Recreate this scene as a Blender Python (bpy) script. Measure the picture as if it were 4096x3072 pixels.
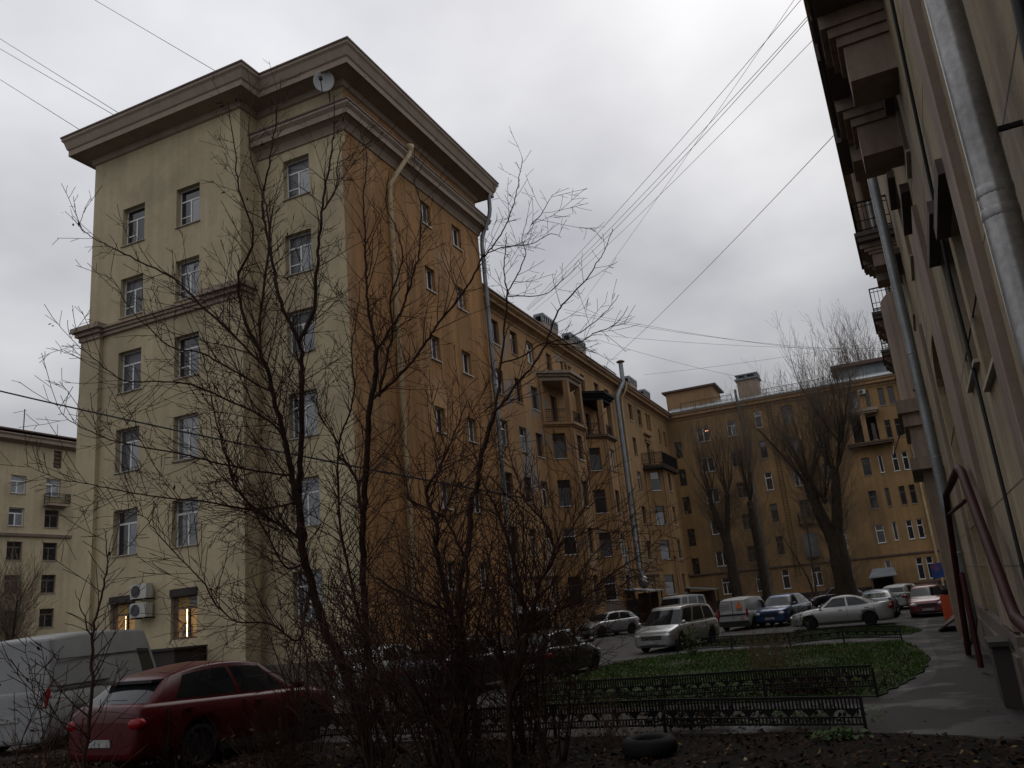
import bpy, bmesh, math, random
import numpy as np
from mathutils import Vector, Matrix

# ------------------------------------------------------------------ clean
for o in list(bpy.data.objects):
    bpy.data.objects.remove(o, do_unlink=True)
SC = bpy.context.scene
COL = SC.collection
rnd = random.Random(11)
PI = math.pi

# ------------------------------------------------------------------ camera
CAMH = 2.3
YAW, PITCH, ROLL = math.radians(23.1), math.radians(15.05), math.radians(-5.5)
_fh = Vector((-math.sin(YAW), math.cos(YAW), 0)); _rt = Vector((math.cos(YAW), math.sin(YAW), 0))
_f = _fh*math.cos(PITCH) + Vector((0, 0, 1))*math.sin(PITCH)
_u = _rt.cross(_f)
_r2 = _rt*math.cos(ROLL) + _u*math.sin(ROLL); _u2 = -_rt*math.sin(ROLL) + _u*math.cos(ROLL)
cd = bpy.data.cameras.new('camera'); cam = bpy.data.objects.new('camera', cd); COL.objects.link(cam)
cam.matrix_world = Matrix(((_r2.x, _u2.x, -_f.x, 0), (_r2.y, _u2.y, -_f.y, 0), (_r2.z, _u2.z, -_f.z, CAMH), (0, 0, 0, 1)))
cd.sensor_width = 36; cd.lens = 36*3310/4096; cd.clip_start = .05; cd.clip_end = 3000
SC.camera = cam
SC.cycles.max_bounces = 5; SC.cycles.diffuse_bounces = 3; SC.cycles.glossy_bounces = 3; SC.cycles.transparent_max_bounces = 4

# ------------------------------------------------------------------ sky, sun, exposure
SUN_EL, SUN_AZ = math.radians(55), math.radians(8)      # azimuth clockwise from +Y: behind the cloud over the courtyard
wd = bpy.data.worlds.new('World'); SC.world = wd; wd.use_nodes = True
nt = wd.node_tree; nt.nodes.clear(); N = nt.nodes.new; LK = nt.links.new
wo = N('ShaderNodeOutputWorld'); bg = N('ShaderNodeBackground'); LK(bg.outputs[0], wo.inputs[0]); bg.inputs[1].default_value = .1
sky = N('ShaderNodeTexSky'); sky.sky_type = 'NISHITA'; sky.sun_disc = False
sky.sun_elevation = SUN_EL; sky.sun_rotation = SUN_AZ; sky.air_density = 1.5; sky.dust_density = 4
tc = N('ShaderNodeTexCoord'); sp = N('ShaderNodeSeparateXYZ'); LK(tc.outputs['Generated'], sp.inputs[0])
def math_n(op, a, b=None):
    n = N('ShaderNodeMath'); n.operation = op
    for i, v in enumerate((a, b)):
        if v is None: continue
        if isinstance(v, (int, float)): n.inputs[i].default_value = v
        else: LK(v, n.inputs[i])
    return n.outputs[0]
zc = math_n('MAXIMUM', sp.outputs[2], 0.0); den = math_n('ADD', zc, .22)
cx = math_n('DIVIDE', sp.outputs[0], den); cy = math_n('DIVIDE', sp.outputs[1], den)
cb = N('ShaderNodeCombineXYZ'); LK(cx, cb.inputs[0]); LK(cy, cb.inputs[1])
def noise_w(scale, detail, rough, w):
    n = N('ShaderNodeTexNoise'); n.noise_dimensions = '4D'; n.inputs['Scale'].default_value = scale; n.inputs['W'].default_value = w
    n.inputs['Detail'].default_value = detail; n.inputs['Roughness'].default_value = rough; LK(cb.outputs[0], n.inputs['Vector']); return n.outputs[0]
n1 = noise_w(.75, 5, .5, 3.1); n2 = noise_w(2.4, 4, .5, 8.2)
cl = math_n('ADD', math_n('MULTIPLY', n1, .66), math_n('MULTIPLY', n2, .34))
rp = N('ShaderNodeValToRGB'); LK(cl, rp.inputs[0])
rp.color_ramp.elements[0].position = .37; rp.color_ramp.elements[0].color = (3.75, 3.78, 4.15, 1)
rp.color_ramp.elements[1].position = .61; rp.color_ramp.elements[1].color = (7.8, 7.8, 8.0, 1)
# an overcast vault: brighter overhead than at the horizon
el = math_n('ADD', math_n('MULTIPLY', math_n('MINIMUM', zc, .62), 1.05), .60)
mx = N('ShaderNodeMixRGB'); mx.blend_type = 'MULTIPLY'; mx.inputs[0].default_value = 1; LK(rp.outputs[0], mx.inputs[1]); LK(el, mx.inputs[2])
m2 = N('ShaderNodeMixRGB'); m2.inputs[0].default_value = .9; LK(sky.outputs[0], m2.inputs[1]); LK(mx.outputs[0], m2.inputs[2])
LK(m2.outputs[0], bg.inputs[0])

sl = bpy.data.lights.new('sun', 'SUN'); sl.energy = .5; sl.angle = math.radians(40); sl.color = (1, .97, .93)
so = bpy.data.objects.new('sun', sl); COL.objects.link(so)
_sd = Vector((math.sin(SUN_AZ)*math.cos(SUN_EL), math.cos(SUN_AZ)*math.cos(SUN_EL), math.sin(SUN_EL)))
so.rotation_euler = (-_sd).to_track_quat('-Z', 'Y').to_euler(); so.location = (0, 0, 60)
SC.view_settings.view_transform = 'Standard'; SC.view_settings.look = 'None'
SC.view_settings.exposure = 0.0; SC.view_settings.gamma = 1; SC.view_settings.use_curve_mapping = False

# ------------------------------------------------------------------ materials
MT = {}
def M(name, base, rough=.85, var=.18, scale=.8, fine=0., streak=0., bump=0., bscale=40, metal=0., spec=.4, alt=None, altpos=(.45, .62), coat=0., wet=0.):
    """procedural Principled material: world-space blotches, fine grain, rain streaks, optional second colour in patches"""
    m = bpy.data.materials.new(name); m.use_nodes = True; t = m.node_tree; b = t.nodes['Principled BSDF']; n = t.nodes.new; l = t.links.new
    b.inputs['Roughness'].default_value = rough; b.inputs['Metallic'].default_value = metal
    b.inputs['Specular IOR Level'].default_value = spec; b.inputs['Coat Weight'].default_value = coat; b.inputs['Coat Roughness'].default_value = .05
    g = n('ShaderNodeNewGeometry'); cur = None
    rgb = n('ShaderNodeRGB'); rgb.outputs[0].default_value = (*base, 1); cur = rgb.outputs[0]
    def nz(sc, det, vec=None, ro=.55):
        x = n('ShaderNodeTexNoise'); x.inputs['Scale'].default_value = sc; x.inputs['Detail'].default_value = det; x.inputs['Roughness'].default_value = ro
        l(vec if vec else g.outputs['Position'], x.inputs['Vector']); return x.outputs[0]
    def mulby(cur, fac, lo, hi, p0=.3, p1=.7):
        r = n('ShaderNodeMapRange'); l(fac, r.inputs[0]); r.inputs[1].default_value = p0; r.inputs[2].default_value = p1
        r.inputs[3].default_value = lo; r.inputs[4].default_value = hi
        x = n('ShaderNodeMixRGB'); x.blend_type = 'MULTIPLY'; x.inputs[0].default_value = 1; l(cur, x.inputs[1]); l(r.outputs[0], x.inputs[2]); return x.outputs[0]
    if alt:
        f = nz(scale*.7, 5); r = n('ShaderNodeMapRange'); l(f, r.inputs[0]); r.inputs[1].default_value = altpos[0]; r.inputs[2].default_value = altpos[1]
        x = n('ShaderNodeMixRGB'); l(r.outputs[0], x.inputs[0]); l(cur, x.inputs[1]); x.inputs[2].default_value = (*alt, 1); cur = x.outputs[0]
    if var: cur = mulby(cur, nz(scale, 6), 1-var, 1+var)
    if fine: cur = mulby(cur, nz(scale*14, 3), 1-fine, 1+fine)
    if streak:
        mp = n('ShaderNodeMapping'); mp.inputs['Scale'].default_value = (1.6, 1.6, .07); l(g.outputs['Position'], mp.inputs['Vector'])
        cur = mulby(cur, nz(1.5, 6, mp.outputs[0], .65), 1-streak, 1+streak*.35, .35, .66)
    if wet:
        wn = nz(.55, 4); r = n('ShaderNodeMapRange'); l(wn, r.inputs[0]); r.inputs[1].default_value = .52; r.inputs[2].default_value = .60; r.inputs[3].default_value = rough; r.inputs[4].default_value = wet
        l(r.outputs[0], b.inputs['Roughness']); r3 = n('ShaderNodeMapRange'); l(wn, r3.inputs[0]); r3.inputs[1].default_value = .50; r3.inputs[2].default_value = .60; r3.inputs[3].default_value = 1.; r3.inputs[4].default_value = .55
        x = n('ShaderNodeMixRGB'); x.blend_type = 'MULTIPLY'; x.inputs[0].default_value = 1; l(cur, x.inputs[1]); l(r3.outputs[0], x.inputs[2]); cur = x.outputs[0]
    l(cur, b.inputs['Base Color'])
    if bump:
        bp = n('ShaderNodeBump'); bp.inputs['Strength'].default_value = bump; bp.inputs['Distance'].default_value = .02; l(nz(bscale, 3), bp.inputs['Height']); l(bp.outputs[0], b.inputs['Normal'])
    MT[name] = m; return m
def emis(name, col, st):
    m = bpy.data.materials.new(name); m.use_nodes = True; b = m.node_tree.nodes['Principled BSDF']
    b.inputs['Base Color'].default_value = (*col, 1); b.inputs['Emission Color'].default_value = (*col, 1); b.inputs['Emission Strength'].default_value = st
    MT[name] = m

M('cream', (.45, .378, .24), .9, .12, .35, .05, .12, .25, 60, alt=(.375, .315, .205), altpos=(.52, .62))
M('cream_trim', (.27, .23, .16), .9, .12, .6, .05, .14, .2, 60)
M('orange', (.36, .19, .073), .9, .18, .3, .08, .36, .25, 60, alt=(.41, .25, .12), altpos=(.54, .64))
M('orange_worn', (.345, .20, .088), .9, .14, .35, .06, .22, .25, 60, alt=(.25, .21, .185), altpos=(.585, .64))
M('orange_trim', (.30, .185, .095), .9, .15, .5, .05, .2, .2, 60)
M('orange_far', (.295, .18, .078), .9, .16, .3, .05, .2, .2, 40, alt=(.20, .125, .06), altpos=(.48, .68))
M('brown_trim', (.12, .078, .054), .85, .15, .6, 0, .15, .1, 50)
M('cornice_cream', (.30, .235, .18), .9, .12, .6, .05, .12, .15, 60)
M('stain_soffit', (.19, .135, .10), .9, .2, .8)
M('roof_metal', (.10, .055, .042), .55, .25, .5, .1, 0, .1, 8, metal=.0)
M('roof_grey', (.22, .24, .25), .5, .25, .6, .1)
M('right_wall', (.30, .238, .15), .92, .2, .5, .1, .34, .35, 45, alt=(.22, .18, .145), altpos=(.5, .68))
M('right_stone', (.26, .195, .15), .9, .2, .6, .08, .32, .3, 50)
M('right_dark', (.10, .078, .07), .9, .15, .8, .05, .1, .2, 50)
M('plinth', (.125, .10, .085), .9, .2, 1.0, .1, .2, .5, 30)
M('plinth_dark', (.035, .026, .024), .8, .2, 1.2)
M('window_white', (.66, .66, .65), .4, .04, 2)
M('window_wood', (.12, .085, .065), .7, .2, 3)
M('sill_metal', (.33, .29, .23), .6, .1, 2)
M('sill_white', (.62, .61, .58), .6, .1, 2)
M('pane_sky', (.085, .096, .105), .06, .15, .6, spec=1.0, coat=1.0)
M('pane_dark', (.022, .022, .024), .08, .3, .8, spec=.8)
M('pane_net', (.075, .078, .085), .35, .1, .8, spec=.6)
M('pane_curtain', (.20, .21, .215), .15, .25, 1.5, spec=.8, coat=.8)
M('pane_bars', (.03, .026, .022), .3, .6, 4, spec=.5, alt=(.15, .13, .07), altpos=(.56, .62))
M('zinc', (.27, .265, .26), .32, .28, 1.4, .18, .45, .10, 10, metal=.5, spec=.6)
M('zinc_mid', (.22, .235, .24), .4, .25, 1.4, .15, .3, .08, 14, metal=.4)
M('zinc_dark', (.17, .19, .20), .45, .25, 1.4, .1, .15, metal=.6)
M('pipe_cream', (.43, .33, .19), .6, .25, 1.2, .15, .25)
M('duct_grey', (.22, .24, .255), .45, .2, 1.0, .08, .25, metal=.35)
M('iron', (.012, .010, .010), .7, .2, 2, spec=.15)
M('iron_rail', (.03, .025, .022), .7, .2, 2, spec=.2)
M('red_pipe', (.036, .007, .008), .6, .25, 1.5, .15, spec=.15)
M('cable', (.012, .012, .013), .6, 0)
M('plastic_white', (.45, .44, .41), .45, .08, 1.5)
M('fan_dark', (.05, .05, .052), .6, .2, 4)
M('dish', (.36, .37, .37), .5, .06, 2)
M('asphalt', (.032, .028, .026), .75, .22, .5, .15, 0, .35, 30, spec=.3, wet=.3, alt=(.05, .045, .044), altpos=(.5, .62))
M('pavement', (.026, .021, .017), .75, .25, .7, .15, 0, .4, 25, spec=.25, wet=.45, alt=(.018, .014, .012), altpos=(.5, .66))
M('soil', (.012, .009, .007), .95, .4, 2.0, .3, 0, .8, 12, spec=.1)
M('lawn_soil', (.022, .034, .008), .95, .4, 1.2, .3, 0, .6, 15)
M('kerb', (.05, .045, .042), .85, .2, 1.5, .1, 0, .3, 30)
M('grass', (.036, .068, .009), .9, .45, .9, .2, spec=.08, alt=(.06, .05, .018), altpos=(.55, .7))
M('leaf_brown', (.035, .019, .011), .8, .4, 6, spec=.1)
M('leaf_yellow', (.15, .105, .032), .8, .35, 6, spec=.1)
M('leaf_red', (.04, .014, .011), .8, .4, 6, spec=.1)
M('leaf_pale', (.20, .165, .11), .8, .3, 6, spec=.1)
M('leaf_green', (.045, .075, .02), .7, .4, 3)
M('bark', (.036, .023, .018), .92, .35, 5, .2, 0, .6, 30, spec=.1)
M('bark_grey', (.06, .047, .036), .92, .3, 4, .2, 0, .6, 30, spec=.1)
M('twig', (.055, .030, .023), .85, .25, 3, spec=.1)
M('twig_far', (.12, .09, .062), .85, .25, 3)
M('dry_stem', (.11, .07, .04), .9, .35, 4)
M('rubber', (.010, .010, .011), .8, .2, 5, 0, 0, .3, 60, spec=.2)
M('car_black_trim', (.014, .014, .015), .5, .1, 3)
M('car_glass', (.010, .012, .014), .05, 0, spec=.34)
M('rim', (.36, .37, .38), .3, .1, 4, metal=.8)
M('lamp_clear', (.55, .56, .56), .12, .25, 14, spec=.8, coat=1)
M('lamp_red', (.20, .005, .006), .3, .2, 10, spec=.25)
M('plate_white', (.30, .30, .29), .5, .1, 24, alt=(.08, .08, .08), altpos=(.5, .6))
M('seat', (.03, .028, .03), .8)
M('orange_plastic', (.50, .075, .02), .5, .15, 2)
M('blue_cloth', (.035, .09, .30), .7, .3, 1.5, alt=(.22, .10, .24), altpos=(.5, .56))
M('rust_sheet', (.12, .07, .05), .8, .35, 1.5)
M('decal_orange', (.80, .20, .04), .5, .05)
M('decal_dark', (.10, .10, .11), .5, .05)
M('decal_red', (.45, .05, .04), .5, .05)
M('sign_yellow', (.42, .24, .035), .6, .15, 3)
M('sign_grey', (.22, .21, .19), .6, .1, 3)
M('globe', (.68, .68, .66), .3, .05)
M('room_dark', (.02, .017, .014), .9, .2)
emis('tube_light', (1.0, .70, .34), 7)
M('shop_wall', (.55, .38, .12), .8, .1)
gm = bpy.data.materials.new('shop_glass'); gm.use_nodes = True; _t = gm.node_tree; _t.nodes.clear(); _o = _t.nodes.new('ShaderNodeOutputMaterial'); _m = _t.nodes.new('ShaderNodeMixShader'); _a = _t.nodes.new('ShaderNodeBsdfTransparent'); _g = _t.nodes.new('ShaderNodeBsdfGlossy'); _g.inputs['Roughness'].default_value = .05; _m.inputs[0].default_value = .07
_t.links.new(_a.outputs[0], _m.inputs[1]); _t.links.new(_g.outputs[0], _m.inputs[2]); _t.links.new(_m.outputs[0], _o.inputs[0]); MT['shop_glass'] = gm
emis('window_lamp', (1.0, .45, .22), 2.2)
PAINTS = {}
def paint(name, col, metal=.35, rough=.32, coat=.9, dirt=.2, spec=.5):
    m = M(name, col, rough, .12, 1.5, dirt*.5, 0, 0, metal=metal, spec=spec, coat=coat); return m
paint('paint_white', (.33, .335, .33), 0, .45, .3); paint('paint_van', (.24, .245, .245), 0, .5, .15); paint('paint_red', (.062, .003, .005), .0, .32, .1, spec=.25); paint('paint_silver', (.29, .29, .28), .4)
paint('paint_grey', (.30, .305, .31), .6); paint('paint_blue', (.010, .038, .125)); paint('paint_navy', (.016, .02, .045)); paint('paint_black', (.014, .014, .016))
paint('paint_teal', (.13, .17, .19), .4); paint('paint_maroon', (.13, .018, .026)); paint('paint_darkblue', (.012, .016, .03))
# ------------------------------------------------------------------ geometry helpers
WM = {}                                   # object -> world matrix, kept by hand (no depsgraph needed)
class MB:
    def __init__(s): s.v = []; s.f = []; s.mi = []; s.cur = 0; s.smooth = []
    def face(s, idx, sm=False): s.f.append(idx); s.mi.append(s.cur); s.smooth.append(sm)
    def box(s, x0, x1, y0, y1, z0, z1):
        if x0 > x1: x0, x1 = x1, x0
        if y0 > y1: y0, y1 = y1, y0
        b = len(s.v); s.v += [(x, y, z) for z in (z0, z1) for y in (y0, y1) for x in (x0, x1)]
        for q in ((0, 2, 3, 1), (4, 5, 7, 6), (0, 1, 5, 4), (2, 6, 7, 3), (0, 4, 6, 2), (1, 3, 7, 5)): s.face(tuple(b+i for i in q))
        return s
    def quad(s, a, b, c, d, sm=False):
        i = len(s.v); s.v += [a, b, c, d]; s.face((i, i+1, i+2, i+3), sm); return s
    def prism(s, poly, h0, h1):             # plan polygon (x,y) between z h0 and h1
        n = len(poly); b = len(s.v); s.v += [(x, y, h0) for x, y in poly] + [(x, y, h1) for x, y in poly]
        s.face(tuple(range(b+n-1, b-1, -1))); s.face(tuple(range(b+n, b+2*n)))
        for i in range(n): j = (i+1) % n; s.face((b+i, b+j, b+n+j, b+n+i))
        return s
    def bar(s, p, q, w):                    # square bar between two points
        p = Vector(p); q = Vector(q); d = (q-p).normalized(); a = d.cross(Vector((0, 0, 1)));
        if a.length < 1e-3: a = d.cross(Vector((1, 0, 0)))
        a.normalize(); c = d.cross(a); b = len(s.v)
        for P in (p, q):
            for e, f in ((-1, -1), (1, -1), (1, 1), (-1, 1)): s.v.append(tuple(P+a*e*w/2+c*f*w/2))
        s.face((b, b+1, b+2, b+3)); s.face((b+7, b+6, b+5, b+4))
        for i in range(4): j = (i+1) % 4; s.face((b+i, b+4+i, b+4+j, b+j))
        return s
    def tube(s, pts, rad, n=6, cap=True, sm=True):
        pts = [Vector(p) for p in pts]; m = len(pts)
        if not hasattr(rad, '__len__'): rad = [rad]*m
        T = []
        for i in range(m):
            t = pts[min(i+1, m-1)]-pts[max(i-1, 0)]; T.append(t.normalized() if t.length > 1e-9 else Vector((0, 0, 1)))
        a = T[0].orthogonal().normalized(); b0 = len(s.v)
        for i in range(m):
            a = a-T[i]*a.dot(T[i])
            a = a.normalized() if a.length > 1e-6 else T[i].orthogonal().normalized()
            c = T[i].cross(a)
            for k in range(n):
                th = 2*PI*k/n; s.v.append(tuple(pts[i]+(a*math.cos(th)+c*math.sin(th))*rad[i]))
        for i in range(m-1):
            for k in range(n):
                k2 = (k+1) % n; s.face((b0+i*n+k, b0+i*n+k2, b0+(i+1)*n+k2, b0+(i+1)*n+k), sm)
        if cap:
            e = len(s.v); s.v += s.v[b0:b0+n]+s.v[b0+(m-1)*n:b0+m*n]     # own vertices: caps must not bend the smooth normals
            s.face(tuple(e+k for k in range(n-1, -1, -1))); s.face(tuple(e+n+k for k in range(n)))
        return s
    def lathe(s, prof, n=16, axis='z', c=(0, 0, 0), sm=True):   # prof: (radius, height)
        b = len(s.v)
        for r, h in prof:
            for k in range(n):
                th = 2*PI*k/n; x, y = r*math.cos(th), r*math.sin(th)
                p = (x, y, h) if axis == 'z' else ((x, h, y) if axis == 'y' else (h, x, y))
                s.v.append((p[0]+c[0], p[1]+c[1], p[2]+c[2]))
        for i in range(len(prof)-1):
            for k in range(n):
                k2 = (k+1) % n; s.face((b+i*n+k, b+i*n+k2, b+(i+1)*n+k2, b+(i+1)*n+k), sm)
        for i, rv in ((0, True), (len(prof)-1, False)):
            if prof[i][0] > 1e-6:
                e = len(s.v); s.v += s.v[b+i*n:b+(i+1)*n]; s.face(tuple(e+k for k in (range(n-1, -1, -1) if rv else range(n))))
        return s
    def ellipsoid(s, c, r, n=10, m=6):
        prof = [(math.sin(PI*i/m), -math.cos(PI*i/m)) for i in range(m+1)]; b = len(s.v)
        s.lathe(prof, n); s.v[b:] = [(c[0]+x*r[0], c[1]+y*r[1], c[2]+z*r[2]) for x, y, z in s.v[b:]]; return s
    def mesh(s, name, mats):
        me = bpy.data.meshes.new(name); me.from_pydata(s.v, [], s.f)
        for m in (mats if isinstance(mats, (list, tuple)) else [mats]): me.materials.append(MT[m])
        me.polygons.foreach_set('material_index', s.mi); me.polygons.foreach_set('use_smooth', s.smooth)
        me.update(); return me
def put(name, me, parent=None, M4=None):
    """link an object; M4 is its WORLD matrix"""
    o = bpy.data.objects.new(name, me); COL.objects.link(o); M4 = M4 if M4 is not None else Matrix.Identity(4); WM[o] = M4.copy()
    if parent: o.parent = parent; o.matrix_basis = WM[parent].inverted() @ M4
    else: o.matrix_basis = M4
    return o
def part(name, mb, mat, parent, M4=None):
    me = mb if isinstance(mb, bpy.types.Mesh) else mb.mesh(name, mat)
    return put(name, me, parent, M4)
def tag(o, label, cat, group=None):
    o['label'] = label; o['category'] = cat
    if group: o['group'] = group
    return o
def thing(name, label, cat, loc=(0, 0, 0), rz=0., group=None, M4=None):
    o = put(name, None, None, M4 if M4 is not None else (Matrix.Translation(loc) @ Matrix.Rotation(rz, 4, 'Z'))); o.empty_display_size = .3
    return tag(o, label, cat, group)
def struct(name, mb, mat):
    o = part(name, mb, mat, None); o['kind'] = 'structure'; return o
def stuff(o): o['kind'] = 'stuff'; return o
def one(name, mb, mat, label, cat, loc=None, group=None, M4=None):
    """a thing that is one mesh"""
    o = part(name, mb, mat, None, M4 if M4 is not None else Matrix.Translation(loc or (0, 0, 0))); return tag(o, label, cat, group)

def frame(o, u):                            # facade frame: x along u, y INTO the wall, z up (right-handed)
    u = Vector((u[0], u[1], 0)).normalized(); i = Vector((-u.y, u.x, 0))
    return Matrix(((u.x, i.x, 0, o[0]), (u.y, i.y, 0, o[1]), (0, 0, 1, o[2] if len(o) > 2 else 0), (0, 0, 0, 1)))

def wall_mesh(u0, u1, z0, z1, openings, reveal=.2, y=0.):
    """front sheet with real rectangular holes and reveals"""
    mb = MB(); us = sorted({u0, u1, *[o[0] for o in openings], *[o[1] for o in openings]}); zs = sorted({z0, z1, *[o[2] for o in openings], *[o[3] for o in openings]})
    us = [u for u in us if u0 <= u <= u1]; zs = [z for z in zs if z0 <= z <= z1]
    for i in range(len(us)-1):
        for j in range(len(zs)-1):
            cu, cz = (us[i]+us[i+1])/2, (zs[j]+zs[j+1])/2
            if any(a < cu < b and c < cz < d for a, b, c, d in openings): continue
            mb.quad((us[i], y, zs[j]), (us[i+1], y, zs[j]), (us[i+1], y, zs[j+1]), (us[i], y, zs[j+1]))
    for a, b, c, d in openings:
        r = y+reveal+.06
        mb.quad((a, y, c), (a, r, c), (a, r, d), (a, y, d)); mb.quad((b, y, c), (b, y, d), (b, r, d), (b, r, c))
        mb.quad((a, y, d), (a, r, d), (b, r, d), (b, y, d)); mb.quad((a, y, c), (b, y, c), (b, r, c), (a, r, c))
    return mb
_wc = {}
def window(parent, fr, u0, u1, z0, z1, style='T', mats=('window_white', 'pane_sky', 'pane_dark'), reveal=.2, sill='sill_metal', name='window', label=None, fw=.06):
    """frame mesh + pane children + sill; meshes are shared between alike windows. style: T transom over two sashes, D two sashes, S single, L single with transom, N narrow"""
    w, h = round(u1-u0, 2), round(z1-z0, 2); key = (w, h, style, mats[0], round(reveal, 2), fw)
    if key not in _wc:
        f = MB(); y0, y1 = reveal-.02, reveal+.05; cells = []
        f.box(0, w, y0, y1, 0, fw); f.box(0, w, y0, y1, h-fw, h); f.box(0, fw, y0, y1, fw, h-fw); f.box(w-fw, w, y0, y1, fw, h-fw)
        if style in ('T', 'TN'):
            zt = h*.70; xm = w*.46
            f.box(fw, w-fw, y0, y1, zt-fw*.6, zt+fw*.6); f.box(xm-fw*.65, xm+fw*.65, y0, y1, fw, zt-fw*.6)
            cells = [(fw, xm-fw*.65, fw, zt-fw*.6), (xm+fw*.65, w-fw, fw, zt-fw*.6), (fw, w-fw, zt+fw*.6, h-fw)]
            if style == 'TN': f.box(fw, xm-fw*.65, y0, y1, h*.28, h*.30+.01)
        elif style == 'D':
            xm = w*.5; f.box(xm-fw*.65, xm+fw*.65, y0, y1, fw, h-fw); cells = [(fw, xm-fw*.65, fw, h-fw), (xm+fw*.65, w-fw, fw, h-fw)]
        elif style == 'L':
            zt = h*.68; f.box(fw, w-fw, y0, y1, zt-fw*.6, zt+fw*.6); cells = [(fw, w-fw, fw, zt-fw*.6), (fw, w-fw, zt+fw*.6, h-fw)]
        else: cells = [(fw, w-fw, fw, h-fw)]
        _wc[key] = (f.mesh('window', mats[0]), cells, {})
    fm, cells, cache = _wc[key]
    o = put(name, fm, parent, fr @ Matrix.Translation((u0, 0, z0)))
    if label: o['label'] = label
    for i, (a, b, c, d) in enumerate(cells):
        pm = mats[1+i % (len(mats)-1)] if len(mats) > 2 else mats[1]
        if style in ('T', 'TN') and i == 2: pm = mats[1]
        if (i, pm) not in cache: cache[(i, pm)] = MB().box(a, b, reveal+.005, reveal+.022, c, d).mesh('pane', pm)
        put('pane', cache[(i, pm)], o, WM[o])
    if sill:
        ks = ('sill', w, sill, round(reveal, 2))
        if ks not in _wc: _wc[ks] = MB().box(-.05, w+.05, -.07, reveal-.03, -.035, .012).mesh('sill', sill)
        put('sill', _wc[ks], o, WM[o])
    return o

def sweep(path, prof, closed=False):
    """mitred moulding: path = plan points, outward is to the RIGHT of travel; prof = (offset outward, z)"""
    n = len(path); P = [Vector((p[0], p[1])) for p in path]; mb = MB(); k = len(prof); offs = []
    for i in range(n):
        d0 = (P[i]-P[i-1]).normalized() if (i > 0 or closed) else None
        d1 = (P[(i+1) % n]-P[i]).normalized() if (i < n-1 or closed) else None
        d0 = d0 or d1; d1 = d1 or d0
        n0 = Vector((d0.y, -d0.x)); n1_ = Vector((d1.y, -d1.x)); m = n0+n1_; m = m/(m.length_squared/2) if m.length > 1e-6 else n0
        offs.append(m)
    for i in range(n):
        for a, z in prof: q = P[i]+offs[i]*a; mb.v.append((q.x, q.y, z))
    for i in range(n-1 if not closed else n):
        j = (i+1) % n
        for a in range(k-1): mb.face((i*k+a, j*k+a, j*k+a+1, i*k+a+1))
    if not closed:
        mb.face(tuple(range(k))); mb.face(tuple(range((n-1)*k+k-1, (n-1)*k-1, -1)))
    return mb
def railing(parent, pts, z0, z1, step=.13, mat='iron', name='railing', bw=.022):
    mb = MB()
    for a, b in zip(pts[:-1], pts[1:]):
        a = Vector(a); b = Vector(b); L = (b-a).length; n = max(2, int(L/step))
        for z, w in ((z1, .05), (z0+.08, .035), (z0+(z1-z0)*.38, .025), (z1-.16, .025)): mb.bar((a.x, a.y, z), (b.x, b.y, z), w)
        for i in range(n+1):
            p = a.lerp(b, i/n); mb.bar((p.x, p.y, z0), (p.x, p.y, z1), .05 if i in (0, n) else bw)
    return part(name, mb, mat, parent)
def downpipe(parent, pts, r, mat, name='downpipe', n=10, collars=()):
    p = part(name, MB().tube(pts, r, n), mat, parent)
    if collars:
        for c in collars: part('collar', MB().lathe([(r*1.0, -.035), (r*1.035, -.028), (r*1.035, .028), (r*1.0, .035)], n, c=c), mat, p)
    return p
# ------------------------------------------------------------------ ground
def sheet(name, poly, z, mat, kind=True):
    mb = MB(); mb.v = [(x, y, z) for x, y in poly]; mb.face(tuple(range(len(poly)))); return struct(name, mb, mat)
struct('ground', MB().quad((-400, -300, 0), (400, -300, 0), (400, 500, 0), (-400, 500, 0)), 'asphalt')
LAWN = [(-10.4, 27.0), (-10.0, 24.2), (-9.2, 20.4), (-8.6, 18.5), (-5, 18.3), (-2, 18.15), (-.8, 18.2), (-.25, 20.2), (.15, 22.5), (.35, 25.2), (.2, 28.0), (-.1, 30.5), (-.35, 32.1), (-3.5, 32.4), (-6.6, 32.7), (-8.6, 32.6), (-9.8, 30.2)]
LAWN2 = [(-8.6, 36.2), (-6, 35.2), (-2.5, 34.9), (.0, 35.0), (.45, 36.4), (.3, 38.2), (-.6, 40.9), (-3, 41.3), (-6.5, 41.0), (-8.4, 39.3)]
BED = [(-30, 4), (1.0, 4), (1.15, 13.2), (.4, 13.7), (-1.5, 14.35), (-4, 14.5), (-8, 14.55), (-12, 14.8), (-15, 14.0), (-30, 13.2)]
def ragged(poly, seed, amp=.16):
    r_ = random.Random(seed); out = []
    for i in range(len(poly)):
        (x0, y0), (x1, y1) = poly[i], poly[(i+1) % len(poly)]; n_ = max(2, int(math.hypot(x1-x0, y1-y0)/.35))
        for k in range(n_): out.append((x0+(x1-x0)*k/n_+r_.gauss(0, amp*.5), y0+(y1-y0)*k/n_+r_.gauss(0, amp)))
    return out
LAWN = ragged(LAWN, 3, .07); LAWN2 = ragged(LAWN2, 4, .07); BED = ragged(BED, 5, .06)
for nm, poly, m in (('lawn', LAWN, 'lawn_soil'), ('lawn', LAWN2, 'lawn_soil')):
    mb = MB().prism(poly, -.05, .028); mb.cur = 0; struct(nm, mb, m)
sheet('flower_bed', BED, .03, 'soil')
sheet('pavement', [(-8.6, 14.62), (-4, 14.56), (-1.4, 14.45), (.5, 13.8), (1.2, 13.3), (1.45, 13.4), (1.75, 22), (2.25, 36), (2.5, 44), (.9, 44), (.55, 36), (.5, 28), (.55, 25), (.3, 21), (-.5, 17.9), (-5, 17.95), (-8.6, 18.1)], .004, 'pavement')

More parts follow.
